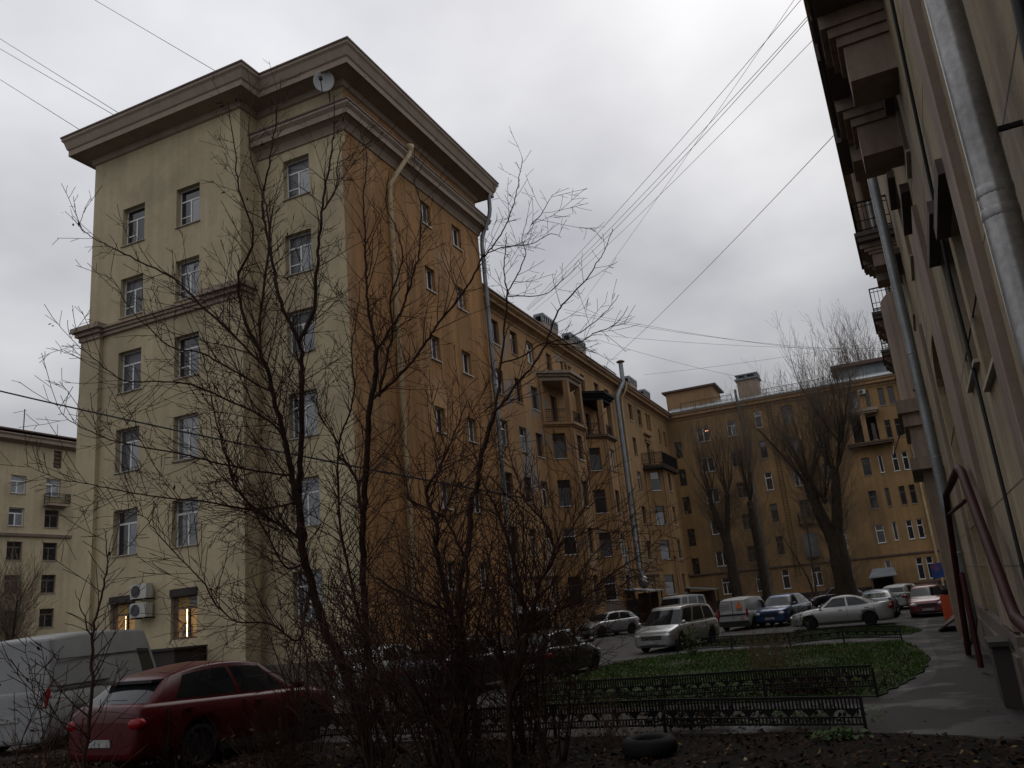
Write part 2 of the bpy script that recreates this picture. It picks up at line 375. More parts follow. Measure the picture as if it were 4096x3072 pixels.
# ------------------------------------------------------------------ corner tower (cream front, orange court side)
YL, YR, XO, XS, XL, YE, XW = 25.0, 26.1, -17.71, -22.38, -31.25, 38.7, -21.5
tower = thing('corner_building', 'six-storey corner block with cream front, orange side wall and deep overhanging cornice', 'building', (-24.5, 32, 0))
FL = frame((0, YL), (1, 0)); FR = frame((0, YR), (1, 0)); FO = frame((XO, 0), (0, 1))
rows_l = [19.8, 16.31, 12.82, 9.32, 5.84]; W1 = (-29.32, -27.95); W2 = (-26.03, -24.67); W3 = (-20.97, -19.6)
op_l = [(a, b, z, z+1.88) for z in rows_l for a, b in (W1, W2)] + [(W1[0], W1[1], 2.3, 4.22), (W2[0], W2[1], 2.3, 4.22)]
rows_r = [20.1, 16.55, 13.05, 9.55, 6.05, 2.5]; op_r = [(W3[0], W3[1], z, z+1.88) for z in rows_r]
rows_o = [20.72, 17.25, 13.78, 10.3, 6.82, 3.3]; WO = [(32.32, 33.25), (35.5, 36.5)]
op_o = [(a, b, z, z+1.22) for z in rows_o for a, b in WO]
slots = [(28.0, 29.6, 23.95, 24.25), (31.2, 32.8, 23.95, 24.25), (34.4, 36.0, 23.95, 24.25)]
part('wall', wall_mesh(XL, XS, 0, 25.4, op_l, .28), 'cream', tower, FL)
part('wall', wall_mesh(XS, XO, 0, 25.4, op_r, .28), 'cream', tower, FR)
part('wall', wall_mesh(YR, YE, 0, 25.4, op_o+slots, .2), 'orange', tower, FO)
rw = MB(); rw.quad((XS, YL, 0), (XS, YR, 0), (XS, YR, 25.4), (XS, YL, 25.4)); part('wall', rw, 'cream', tower)
rw = MB(); rw.quad((XL, YE, 0), (XL, YL, 0), (XL, YL, 25.4), (XL, YE, 25.4)); rw.quad((XO, YE, 0), (XL, YE, 0), (XL, YE, 25.4), (XO, YE, 25.4)); part('wall', rw, 'orange', tower)
bk = MB(); bk.box(XL+.5, XO-.45, YR+.45, YE-.3, 0, 25.3); part('interior_core', bk, 'room_dark', tower)
for a, b, c, d in slots: part('attic_vent', MB().box(a, b, .17, .2, c, d), 'room_dark', tower, FO)
PT = [(XL, YE), (XL, YL), (XS, YL), (XS, YR), (XO, YR), (XO, YE), (XO-6, YE)]
top = part('cornice', sweep(PT, [(0, 24.55), (.10, 24.6), (.14, 24.85), (.80, 25.0), (.84, 24.95), (.84, 25.22), (.90, 25.28), (1.0, 25.62), (1.08, 25.72), (1.08, 25.85)]), 'cornice_cream', tower)
part('cornice_flashing', sweep(PT, [(1.08, 25.853), (1.12, 25.853), (1.12, 25.93), (0, 26.2)]), 'roof_metal', top)
rf = MB().prism([(XL, YL), (XS, YL), (XS, YR), (XO, YR), (XO, YE), (XL, YE)], 25.41, 26.25); part('roof', rf, 'roof_metal', tower)
PM = [(XS, YR), (XO, YR), (XO, YE), (XO-5, YE)]
mid = part('string_cornice', sweep(PM, [(.0, 22.45), (.06, 22.45), (.10, 22.6), (.18, 22.78), (.45, 22.95), (.48, 22.9), (.48, 23.15), (.6, 23.3), (.6, 23.42), (0, 23.5)]), 'cornice_cream', tower)
part('cornice_flashing', sweep(PM, [(.62, 23.425), (.64, 23.425), (.64, 23.5), (0, 23.72)]), 'roof_metal', mid)
# pilasters with capitals and the string course between them
for a, b in ((XL-.22, -30.28), (-23.95, XS+.25)):
    part('pilaster', MB().box(a, b, -.2, .6, 0, 15.62), 'cream', tower, FL)
    cp = MB().box(a-.06, b+.06, -.28, .5, 15.58, 15.8).box(a-.16, b+.16, -.42, .5, 15.803, 15.98).box(a-.28, b+.28, -.58, .5, 15.983, 16.2); part('capital', cp, 'cornice_cream', tower, FL)
part('string_course', MB().box(-30.28, -23.95, -.14, .1, 15.66, 15.82).box(-30.28, -23.95, -.22, .1, 15.823, 15.95).box(-30.28, -23.95, -.3, .1, 15.953, 16.05), 'cornice_cream', tower, FL)
part('corner_strip', MB().box(XO-.16, XO+.03, -.03, .12, 0, 21.9), 'orange_trim', tower, FR)
part('plinth', sweep(PT, [(.0, .0), (.06, .0), (.06, 1.0), (.0, 1.06)]), 'plinth', tower)
st = ['TN', 'T', 'TN', 'T', 'T']
for i, z in enumerate(rows_l):
    for j, (a, b) in enumerate((W1, W2)):
        ms = ('window_white', rnd.choice(['pane_net', 'pane_dark', 'pane_sky']), rnd.choice(['pane_sky', 'pane_sky', 'pane_curtain', 'pane_dark'])) if i < 9 else ('window_white', 'pane_sky', 'pane_curtain') if i < 2 else (('window_white', 'pane_dark', 'pane_sky') if i != 3 else ('window_white', 'pane_sky', 'pane_sky'))
        if i == 3 and j == 1: ms = ('window_white', 'pane_curtain', 'pane_curtain')
        window(tower, FL, a, b, z, z+1.88, 'TN' if i < 3 else 'T', ms, .28)
for i, z in enumerate(rows_r): window(tower, FR, W3[0], W3[1], z, z+1.88, 'TN' if i < 2 else 'T', ('window_white', 'pane_net', 'pane_sky') if i < 3 else ('window_white', 'pane_sky', 'pane_curtain'), .28)
for i, z in enumerate(rows_o):
    for j, (a, b) in enumerate(WO): window(tower, FO, a, b, z, z+1.22, 'D', ('window_white', 'pane_sky', 'pane_dark') if (i+j) % 2 else ('window_white', 'pane_dark', 'pane_sky'), sill='sill_white')
# two lit shop windows on the ground floor, with stencilled panels in the fanlights
for a, b in (W1, W2):
    w = MB(); H = 1.92; z0 = 2.3; y0, y1 = .16, .24
    for q in ((a, b, z0, z0+.08), (a, b, z0+H-.34, z0+H), (a, a+.2, z0+.08, z0+H-.34), (b-.05, b, z0+.08, z0+H-.34), (a+.2, b-.05, z0+1.13, z0+1.22), (a+.72, a+.82, z0+.08, z0+1.13)): w.box(q[0], q[1], y0, y1, q[2], q[3])
    wo_ = part('shop_window', w, 'window_wood', tower, FL)
    part('pane', MB().box(a+.2, a+.72, .2, .21, z0+.08, z0+1.13), 'shop_glass', wo_, FL)
    part('pane', MB().box(a+.82, b-.05, .2, .21, z0+.08, z0+1.13), 'shop_glass', wo_, FL)
    nb = MB(); nb.box(a-.1, b+.1, .88, .9, z0-.1, z0+1.5); nb.box(a-.1, a-.08, .25, .88, z0-.1, z0+1.5); nb.box(b+.08, b+.1, .25, .88, z0-.1, z0+1.5); nb.box(a-.08, b+.08, .25, .88, z0-.1, z0-.08); nb.box(a-.08, b+.08, .25, .88, z0+1.45, z0+1.5); part('shop_interior', nb, 'shop_wall', wo_, FL)
    part('display_stand', MB().box(a+.85, b-.1, .5, .8, z0-.07, z0+.85).box(a+.12, a+.3, .55, .8, z0-.07, z0+.5), 'rust_sheet', wo_, FL)
    part('light_tube', MB().tube([FL @ Vector((a+.47, .40, z0+.06)), FL @ Vector((a+.47, .40, z0+1.12))], .03, 8), 'tube_light', wo_)
    s1 = part('fanlight_panel', MB().box(a+.2, a+.76, .19, .2, z0+1.225, z0+1.575), 'sign_yellow', wo_, FL)
    s2 = part('fanlight_panel', MB().box(a+.78, b-.05, .19, .2, z0+1.225, z0+1.575), 'sign_grey', wo_, FL)
    d = MB()
    for r in range(3):
        for cix in range(3): d.box(a+.32+cix*.1, a+.39+cix*.1, .183, .188, z0+1.28+r*.085, z0+1.335+r*.085)
    stuff(part('print', d, 'sign_grey', s1, FL))
    for r in range(2):                                            # two lines of worn, unreadable print
        pr = MB(); xx = a+.84
        while xx < b-.12:
            w_ = rnd.uniform(.012, .03); pr.box(xx, xx+w_, .183, .188, z0+1.28+r*.14, z0+1.35+r*.14+rnd.uniform(-.015, .02)); xx += w_+rnd.uniform(.008, .016)
        stuff(part('print', pr, 'decal_dark', s2, FL))
    part('lintel_box', MB().box(a-.02, b+.02, -.06, .15, z0+H-.3, z0+H-.02), 'plinth_dark', wo_, FL)
# dark steps parapet under the shop windows
part('entrance_parapet', MB().box(-27.25, -24.15, -1.6, -.062, 0, 1.95).box(-27.35, -24.05, -1.7, -.063, 1.953, 2.03), 'plinth_dark', tower, FL)
downpipe(tower, [(XO+.62, 30.5, 23.55), (XO+.62, 30.45, 23.25), (XO+.42, 30.0, 22.5), (XO+.16, 29.35, 21.4), (XO+.15, 29.25, 20.9), (XO+.15, 29.25, 14), (XO+.15, 29.3, 7), (XO+.15, 29.3, .4)], .11, 'pipe_cream', collars=[(XO+.15, 29.25, z) for z in (20.5, 17, 13.5, 10, 6.5)])
part('rain_hopper', MB().lathe([(.11, 0), (.2, .2), (.22, .34), (.19, .34), (.1, .1)], 10, c=(XO+.62, 30.5, 23.4)), 'pipe_cream', tower)
downpipe(tower, [(XO+.75, YE+.35, 25.1), (XO+.75, YE+.3, 24.0), (XO+.72, YE+.2, 23.6), (XO+.2, YE+.12, 22.4), (XO+.16, YE+.1, 21.9), (XO+.16, YE+.1, 1.0), (XO+.3, YE-.05, .5)], .12, 'zinc_mid', collars=[(XO+.16, YE+.1, z) for z in (21, 18, 15, 12, 9, 6, 3)])

# things fixed on the tower
dsh = thing('satellite_dish', 'round pale satellite dish on the ledge at the cream building corner', 'dish', (-18.15, YR-.32, 23.75))
dm = MB(); R_ = Matrix.Translation((-18.2, YR-.62, 24.6)) @ Matrix.Rotation(math.radians(28), 4, 'Z') @ Matrix.Rotation(math.radians(100), 4, 'X') @ Matrix.Scale(1.05, 4)
dm.lathe([(.0, 0), (.2, .02), (.36, .06), (.46, .11), (.47, .12), (.46, .125), (.36, .075), (.2, .035), (0, .015)], 20)
dm.v = [tuple(R_ @ Vector((x*.9, y, z))) for x, y, z in dm.v]; part('reflector', dm, 'dish', dsh)
part('mast', MB().tube([(-18.15, YR-.3, 23.6), (-18.17, YR-.35, 24.3), (-18.2, YR-.6, 24.5)], .03, 6), 'iron_rail', dsh)
part('receiver_arm', MB().tube([(-18.25, YR-.72, 24.12), (-18.0, YR-1.15, 24.35)], .022, 6).box(-18.05, -17.93, YR-1.22, YR-1.1, 24.3, 24.45), 'iron_rail', dsh)
for nm, zz, lab in ((0, 4.0, 'upper air conditioner unit on cream wall between lit shop windows'), (1, 3.28, 'lower air conditioner unit on cream wall between lit shop windows')):
    ac = thing('air_conditioner', lab, 'air conditioner', (-27.2, YL-.35, zz), group='air conditioners between the shop windows')
    b = MB().box(-27.65, -26.8, YL-.52, YL-.18, zz, zz+.55); part('casing', b, 'plastic_white', ac)
    part('fan_grille', MB().lathe([(.225, 0), (.225, .02), (.19, .03), (.06, .03), (0, .035)], 20, 'y', c=(-27.35, YL-.555, zz+.275)), 'fan_dark', ac)
    [part('bracket', MB().box(x_, x_+.05, YL-.5, YL, zz-.06, zz-.005), 'iron_rail', ac) for x_ in (-27.6, -26.9)]
gl = thing('globe_lamp', 'short post lamp with white globe by the dark entrance parapet', 'lamp', (-25.45, YL-2.3, 0))
part('post', MB().lathe([(.09, 0), (.09, .1), (.045, .15), (.04, 2.1), (.08, 2.15), (.08, 2.22)], 8, c=(-25.45, YL-2.3, 0)), 'iron', gl)
part('globe', MB().ellipsoid((-25.45, YL-2.3, 2.36), (.17, .17, .17), 14, 10), 'globe', gl)

# ------------------------------------------------------------------ long orange wing behind the tower
YF = 95.8
wing = thing('orange_wing', 'long six-storey orange wing with bay windows, balconies and brown metal eaves', 'building', (XW-5, 67, 0))
FW_ = frame((XW, 0), (0, 1)); rows_w = [19.38, 15.9, 12.42, 8.95, 5.5, 2.1]
cols_w = [(41.0, 42.2), (44.4, 45.6), (47.75, 49.0), (50.9, 52.1), (53.8, 55.1), (69.0, 70.4), (72.1, 73.4), (79.7, 81.0)]
colsN = [(62.0, 62.6), (91.0, 91.7), (93.5, 94.4)]
BAYS = [(55.5, 61.1, 14.95), (63.6, 69.0, 15.2), (82.6, 89.2, 14.9)]
ops = []
for a, b in cols_w:
    for i, z in enumerate(rows_w): ops.append((a, b, z, z+1.75, 'W'))
for a, b in ((57.6, 58.7), (65.4, 66.5), (83.0, 84.4)): ops.append((a, b, 19.38, 21.12, 'N'))
for a in (60.74, 61.65, 62.57): ops.append((a, a+.6, 19.38, 21.15, 'V'))
for a in (86.2, 87.2): ops.append((a, a+.8, 19.4, 21.25, 'V')); 
for a in (86.4, 87.3): ops.append((a, a+.55, 15.9, 17.3, 'V'))
for a, b in ((91.0, 91.75), (93.45, 94.4)):
    for z in (18.5, 15.0, 11.6, 8.1, 4.6): ops.append((a, b, z, z+1.75, 'V'))
for a, b in ((57.6, 58.8), (65.6, 66.8), (84.9, 86.1)): ops.append((a, b, 15.3, 17.7, 'B'))
part('wall', wall_mesh(YE, 76, 0, 22.0, [o[:4] for o in ops if o[1] < 76], .2), 'orange_worn', wing, FW_)
part('wall', wall_mesh(76, YF, 0, 22.0, [o[:4] for o in ops if o[0] > 76], .2), 'orange_far', wing, FW_)
part('interior_core', MB().box(YE, YF, .28, 10, 0, 21.9), 'room_dark', wing, FW_)
WV = [('window_white', 'pane_dark', 'pane_sky'), ('window_wood', 'pane_dark', 'pane_dark'), ('window_white', 'pane_curtain', 'pane_dark'), ('window_wood', 'pane_sky', 'pane_dark'), ('window_white', 'pane_sky', 'pane_dark')]
for a, b, c, d, k in ops:
    v = WV[rnd.choice([0, 1, 1, 2, 3, 4])]
    if k == 'W': window(wing, FW_, a, b, c, d, rnd.choice(['T', 'T', 'D', 'L']), v, sill=rnd.choice(['sill_metal', 'sill_white']))
    elif k == 'N': window(wing, FW_, a, b, c, d, 'L', ('window_wood', 'pane_dark', 'pane_sky'))
    elif k == 'V': window(wing, FW_, a, b, c, d, 'S', ('window_wood', 'pane_dark'), sill=None)
    else: window(wing, FW_, a, b, c, d, 'D', ('window_wood', 'pane_dark', 'pane_dark'), sill=None, name='balcony_door')
EV = [(XW, YE+.05), (XW, YF)]
ev = part('cornice', sweep(EV, [(0, 21.55), (.06, 21.6), (.06, 21.8), (.25, 21.95), (.5, 22.0), (.5, 22.2), (.7, 22.35), (.7, 22.5), (0, 22.55)]), 'orange_trim', wing)
part('roof', MB().prism([(XW+.78, YE+.02), (XW+.78, YF), (XW-6, YF), (XW-6, YE+.02)], 22.53, 22.62), 'roof_metal', wing)
rr = MB(); rr.quad((XW+.78, YE+.02, 22.63), (XW+.78, YF, 22.63), (XW-6, YF, 26.2), (XW-6, YE+.02, 26.2)); part('roof_slope', rr, 'roof_metal', wing)
part('string_course', sweep(EV, [(0, 3.95), (.12, 3.98), (.16, 4.12), (0, 4.2)]), 'brown_trim', wing)
part('plinth', sweep(EV, [(0, 0), (.05, 0), (.05, .95), (0, 1.0)]), 'plinth', wing)
PRJ = 1.7
def bay_poly(y0, y1, e=0.): return [(XW-.02, y0-e), (XW+PRJ+e, y0+1.45-e*.4), (XW+PRJ+e, y1-1.45+e*.4), (XW-.02, y1+e)]
for bi, (y0, y1, zt) in enumerate(BAYS):
    P4 = bay_poly(y0, y1)
    faces = [((P4[0], P4[1]), 1.0), ((P4[1], P4[2]), 1.15), ((P4[2], P4[3]), .9)]
    for (p, q), ww in faces:
        L = math.hypot(q[0]-p[0], q[1]-p[1]); F4 = frame(p, (q[0]-p[0], q[1]-p[1])); c = L/2
        op = [(c-ww/2, c+ww/2, z, z+1.9) for z in rows_w[2:]]
        part('bay_wall', wall_mesh(0, L, 0, zt-.1, op, .16), 'orange_worn' if bi < 2 else 'orange_far', wing, F4)
        for (a, b, z0, z1) in op: window(wing, F4, a, b, z0, z1, rnd.choice(['T', 'L', 'D']) if ww > 1.1 else 'L', WV[rnd.choice([0, 1, 1, 3])], .16, sill='sill_white')
        part('bay_pilaster', MB().box(.03, .2, -.07, .05, .9, zt-.2).box(L-.2, L-.03, -.07, .05, .9, zt-.2), 'orange_trim', wing, F4)
    part('bay_core', MB().prism([(XW-.3, y0+.1), (XW+PRJ-.3, y0+1.5), (XW+PRJ-.3, y1-1.5), (XW-.3, y1-.1)], .1, zt-.2), 'room_dark', wing)
    sl_ = part('balcony_slab', MB().prism(bay_poly(y0, y1, .12), zt-.12, zt).prism(bay_poly(y0, y1, .25), zt+.003, zt+.2), 'brown_trim' if bi else 'orange_trim', wing)
    A, B, C_, D_ = [(x-.12 if i in (1, 2) else x, y) for i, (x, y) in enumerate(P4)]
    if bi < 2:
        zc_ = 18.35
        for (x, y) in (A, B, C_, D_): part('loggia_pier', MB().box(x-.2, x+.2, y-.2, y+.2, zt+.2, zc_), 'orange_trim', wing)
        part('balcony_canopy', MB().prism(bay_poly(y0, y1, .05), zc_, zc_+.3).prism(bay_poly(y0, y1, .22), zc_+.303, zc_+.5).prism(bay_poly(y0, y1, .42), zc_+.503, zc_+.72), 'cornice_cream' if bi == 0 else 'iron', wing)
        railing(wing, [(A[0], A[1]), (B[0], B[1]), (C_[0], C_[1]), (D_[0], D_[1])], zt+.2, zt+1.2, .12, 'iron_rail')
    else:
        railing(wing, [(XW, y0-.5), (XW+2.0, y0+.1), (XW+2.0, y1-.1), (XW, y1+.5)], zt+.15, zt+1.3, .1, 'iron', bw=.03)
        part('balcony_slab', MB().prism([(XW, y0-.55), (XW+2.05, y0), (XW+2.05, y1), (XW, y1+.55)], zt-.35, zt-.125), 'iron_rail', wing)
        part('door_surround', MB().box(84.6, 86.4, -.14, .02, 17.75, 17.95).box(84.4, 86.6, -.22, .02, 18.0, 18.12).box(84.2, 86.8, -.3, .02, 18.6, 18.75), 'orange_trim', wing, FW_)
downpipe(wing, [(XW+.7, 43.5, 22.4), (XW+.6, 43.7, 22.0), (XW+.2, 44.0, 20.8), (XW+.15, 44.0, 20), (XW+.15, 44.0, .4)], .1, 'pipe_cream')
downpipe(wing, [(XW+.75, 77.3, 22.7), (XW+.7, 77.2, 22.0), (XW+.18, 76.8, 21.0), (XW+.15, 76.8, 20), (XW+.15, 76.8, 12), (XW+.15, 76.8, .4)], .11, 'pipe_cream')
dct = part('ventilation_duct', MB().tube([(XW+.8, 76.0, 24.3), (XW+.8, 76.0, 22.5), (XW+.7, 75.6, 22.0), (XW+.45, 74.4, 20.8), (XW+.45, 74.3, 20.3), (XW+.45, 74.3, 4.6), (XW+.75, 74.2, 3.9), (XW+.75, 74.0, 3.2)], .22, 12), 'duct_grey', wing)
part('cowl', MB().lathe([(.23, 0), (.42, .08), (.42, .14), (.22, .26), (0, .28)], 14, c=(XW+.8, 76.0, 24.35)), 'roof_metal', dct)
part('duct_elbow', MB().ellipsoid((XW+.8, 74.0, 3.4), (.5, .55, .6), 12, 8), 'zinc', dct)
# chimneys
def chimney(parent, x0, x1, y0, y1, z0, z1, mat='cornice_cream'):
    c = part('chimney', MB().box(x0, x1, y0, y1, z0, z1-.75), mat, parent)
    mb = MB().box(x0-.08, x1+.08, y0-.08, y1+.08, z1-.25, z1-.12); n = int((y1-y0)/.5)
    for i in range(n+1):
        y = y0+(y1-y0)*i/n
        for x in (x0+.05, x1-.05): mb.box(x-.09, x+.09, y-.11, y+.11, z1-.75, z1-.25)
    mb.box(x0-.05, x1+.05, y0-.05, y1+.05, z1-.12, z1)
    part('chimney_cap', mb, 'zinc_dark', c)
chimney(wing, XW-3.2, XW-2.4, 64.3, 67.8, 24, 26.9); chimney(wing, XW-3.2, XW-2.4, 71.3, 75.4, 24, 27.0); chimney(wing, XW-3.2, XW-2.4, 90.6, 93.6, 24, 26.9); chimney(wing, XW-3.2, XW-2.4, 97.1, 99.4, 24, 26.6)
part('roof_railing', MB().bar((XW+.3, 71.5, 23.2), (XW+.3, 76, 23.2), .03).bar((XW+.3, 71.5, 22.95), (XW+.3, 76, 22.95), .03), 'iron', wing)
rrl = railing(wing, [(XW+.3, 72, 0), (XW+.3, 75.4, 0)], 22.65, 23.25, .4, 'iron', 'roof_railing')

# porches along the wing
def porch(lab, x0, x1, y0, y1, zl, zh, top, group=None):
    t = thing('porch_canopy', lab, 'canopy', ((x0+x1)/2, (y0+y1)/2, 0))
    r = MB(); r.quad((x0, y0, zh), (x1, y0, zl), (x1, y1, zl), (x0, y1, zh)); r.quad((x0, y0, zh+.08), (x0, y1, zh+.08), (x1, y1, zl+.08), (x1, y0, zl+.08))
    for p, q in (((x0, y0, zh), (x1, y0, zl)), ((x1, y0, zl), (x1, y1, zl)), ((x1, y1, zl), (x0, y1, zh)), ((x0, y1, zh), (x0, y0, zh))): r.quad(p, q, (q[0], q[1], q[2]+.08), (p[0], p[1], p[2]+.08))
    part('roof_sheet', r, top, t)
    for y in (y0+.12, y1-.12): part('post', MB().box(x1-.2, x1-.12, y-.04, y+.04, 0, zl), 'iron_rail', t)
    part('side_panel', MB().box(x0, x1-.5, y1-.05, y1-.01, .1, zl-.05), 'rust_sheet', t)
    part('door', MB().box(x0+.02, x0+.08, y0+.35, y1-.35, 0, 2.0), 'plinth_dark', t)
    return t
porch('low grey porch canopy at the foot of the wing next to the zinc downpipe', XW, XW+3.2, 40.2, 46.5, 1.95, 2.35, 'roof_grey')
porch('wide flat porch canopy beneath the bay windows of the wing', XW+PRJ, XW+PRJ+2.2, 64.5, 68.6, 2.5, 2.8, 'roof_grey')
porch('pale-edged porch canopy in the corner behind the white minibus', XW+.1, XW+4.4, 86.2, 89.4, 2.15, 2.75, 'roof_grey')
# ------------------------------------------------------------------ far building closing the courtyard
far = thing('far_building', 'six-storey orange block closing the courtyard, roof railings and penthouse on top', 'building', (-6, YF+5, 0))
FF = frame((0, YF), (1, 0)); ops = []
R3 = [19.3, 15.75, 12.2, 8.65, 5.1, 1.5]
for i, z in enumerate(R3):
    ops.append((-11.42, -10.65, z, z+2.0, 'L')); ops.append((-8.35, -7.3, z, z+2.0, 'T'))
    if i < 5: ops.append((1.74, 2.32, z+.15, z+2.1, 'L')); ops.append((2.72, 3.3, z+.15, z+2.1, 'L')); ops.append((.4, .82, z+.2, z+2.1, 'S'))
    ops.append((-5.2, -4.2, z, z+2.0, 'T')); ops.append((4.6, 5.6, z, z+2.0, 'T'))
    ops.append((-18.15, -16.7, z-.55, z+1.1, 'D')) if i < 5 else ops.append((-17.9, -16.9, z, z+1.8, 'T'))
    ops.append((-14.65, -13.55, z-.45, z+1.3, 'T')) if i < 5 else ops.append((-14.2, -13.2, z, z+1.8, 'T'))
    if i == 0: ops.append((-1.3, -.35, z+.3, z+2.2, 'T'))
    elif i != 1 and i < 5: ops.append((-1.25, -.45, z+.1, z+2.0, 'L'))
for z in (17.25, 14.0, 10.75, 7.1, 3.8): ops.append((-20.95, -20.1, z, z+1.95, 'G'))
ops.append((-1.5, 1.0, 15.75, 18.5, 'O'))
for a in (1.9, 2.85): ops.append((a, a+.62, 1.2, 3.4, 'L'))
ops.append((-1.0, -.45, 2.6, 3.4, 'S'))
part('wall', wall_mesh(XW, 9.5, 0, 22.0, [o[:4] for o in ops], .18), 'orange_far', far, FF)
part('interior_core', MB().box(XW, 9.5, .9, 11, 0, 21.9), 'room_dark', far, FF)
for a, b, c, d, k in ops:
    if k == 'O': part('loggia_back', MB().box(a, b, .6, .65, c, d), 'room_dark', far, FF); continue
    if k == 'G': window(far, FF, a, b, c, d, 'S', ('window_wood', 'pane_bars'), .18, None); continue
    v = rnd.choice([('window_white', 'pane_dark', 'pane_sky'), ('window_wood', 'pane_dark', 'pane_dark'), ('window_wood', 'pane_dark', 'pane_sky'), ('window_white', 'pane_dark', 'pane_dark')])
    if a in (1.74, 2.72, .4): v = ('window_white', 'pane_dark', 'pane_dark') if min(abs(c-12.35), abs(c-5.25)) < .1 else ('window_wood', 'pane_dark', 'pane_dark')
    if k == 'D' or c < 2: v = ('window_white', 'pane_dark', 'pane_dark')
    w_ = window(far, FF, a, b, c, d, k, v, .18, 'sill_white' if v[0] == 'window_white' else 'sill_metal', fw=.08)
    if k == 'D' and c > 18: part('ceiling_lamp', MB().ellipsoid((a+1.05, .16, c+1.22), (.07, .03, .07), 8, 6).ellipsoid((a+1.25, .16, c+1.22), (.07, .03, .07), 8, 6), 'window_lamp', w_, FF)
EF = [(XW+.72, YF), (9.5, YF)]
part('cornice', sweep(EF, [(0, 21.6), (.08, 21.65), (.2, 21.95), (.45, 22.0), (.45, 22.25), (.6, 22.4), (.6, 22.5), (0, 22.55)]), 'orange_trim', far)
part('roof', MB().prism([(XW, YF-.62), (9.5, YF-.62), (9.5, YF+11), (XW, YF+11)], 22.56, 22.66), 'roof_grey', far)
rs = MB(); rs.quad((XW, YF-.6, 22.67), (9.5, YF-.6, 22.67), (9.5, YF+6, 24.6), (XW, YF+6, 24.6)); part('roof_slope', rs, 'roof_grey', far)
part('string_course', sweep([(XW, YF), (9.5, YF)], [(0, 3.72), (.12, 3.75), (.16, 3.9), (0, 3.98)]), 'brown_trim', far)
part('plinth', sweep([(XW, YF), (9.5, YF)], [(0, 0), (.05, 0), (.05, .9), (0, .95)]), 'plinth_dark', far)
pb = part('penthouse', MB().box(XW-.5, -16.2, 4, 9, 22.3, 26.1), 'orange_trim', far, FF)
part('penthouse_roof', MB().box(XW-.9, -15.7, 3.6, 9.4, 26.105, 26.3), 'roof_metal', pb, FF)
pb = part('penthouse', MB().box(-1.9, 9, 4.5, 9, 22.3, 25.2), 'roof_grey', far, FF)
part('penthouse_roof', MB().box(-2.6, 9.5, 3.6, 9.4, 25.205, 25.6), 'roof_metal', pb, FF)
ch = part('chimney', MB().box(-13.0, -10.6, 2.2, 4.4, 22.8, 25.6), 'cornice_cream', far, FF)
part('chimney_cap', MB().box(-13.2, -10.4, 2.0, 4.6, 25.605, 25.8).box(-13.1, -10.5, 2.1, 4.5, 26.15, 26.3).box(-13.0, -12.7, 2.2, 4.4, 25.8, 26.15).box(-10.9, -10.6, 2.2, 4.4, 25.8, 26.15).box(-12, -11.7, 2.2, 4.4, 25.8, 26.15), 'zinc_dark', ch, FF)
railing(far, [(-19.5, YF-.3, 0), (-13.5, YF-.3, 0)], 22.68, 23.6, .6, 'iron', 'roof_railing'); railing(far, [(-10, YF-.3, 0), (-3, YF-.3, 0)], 22.68, 23.5, .6, 'iron', 'roof_railing')
part('balcony_slab', MB().box(-2.2, 2.2, -1.2, .05, 15.35, 15.55).box(-2.3, 2.3, -1.3, .05, 15.553, 15.72), 'brown_trim', far, FF)
part('balcony_canopy', MB().box(-2.0, 1.3, -1.2, .05, 18.75, 18.95).box(-2.15, 1.45, -1.35, .05, 18.953, 19.25), 'cornice_cream', far, FF)
part('loggia_pier', MB().box(-.5, .0, -1.1, -.7, 15.72, 18.75), 'orange_trim', far, FF); part('loggia_pier', MB().box(-1.9, -1.5, -1.1, -.7, 15.72, 18.75), 'orange_trim', far, FF)
railing(far, [(-8.6, YF-.02, 0), (-8.6, YF-.8, 0), (-7.1, YF-.8, 0), (-7.1, YF-.02, 0)], 8.2, 9.2, .11, 'iron_rail'); part('balcony_slab', MB().box(-8.7, -7.0, -.9, .05, 8.05, 8.2), 'brown_trim', far, FF)
part('bay_box', MB().box(-8.5, -7.1, -.5, .03, 4.5, 7.0), 'zinc_dark', far, FF)
lad = MB()
for x in (-9.9, -9.45): lad.bar((x, YF-.25, 2.6), (x, YF-.25, 22.5), .05)
for i in range(62): lad.bar((-9.9, YF-.25, 2.8+i*.32), (-9.45, YF-.25, 2.8+i*.32), .03)
part('fire_ladder', lad, 'iron', far)
downpipe(far, [(-12.95, YF-.6, 24.0), (-12.95, YF-.5, 22.2), (-12.8, YF-.15, 21.0), (-12.8, YF-.15, .4)], .14, 'zinc_dark')
downpipe(far, [(3.85, YF-.5, 22.3), (3.88, YF-.15, 21.3), (3.9, YF-.15, .4)], .14, 'pipe_cream')
acf = thing('air_conditioner', 'single white air conditioner high on the far orange wall', 'air conditioner', (.15, YF-.2, 21.1)); part('casing', MB().box(-.15, .55, YF-.45, YF-.05, 21.0, 21.5), 'plastic_white', acf); part('fan_grille', MB().lathe([(.2, 0), (.2, .02), (0, .03)], 14, 'y', c=(.1, YF-.48, 21.25)), 'fan_dark', acf)
t = thing('porch_canopy', 'grey canopy over the dark entrance at the foot of the far building', 'canopy', (-1.45, YF-1, 0))
rf = MB(); rf.quad((-2.75, YF-2, 1.85), (-.1, YF-2, 1.95), (-.3, YF-.1, 2.7), (-2.3, YF-.1, 2.7)); rf.quad((-2.75, YF-2, 1.75), (-2.3, YF-.1, 2.6), (-.3, YF-.1, 2.6), (-.1, YF-2, 1.85)); rf.quad((-2.75, YF-2, 1.75), (-.1, YF-2, 1.85), (-.1, YF-2, 1.95), (-2.75, YF-2, 1.85)); part('roof_sheet', rf, 'roof_grey', t)
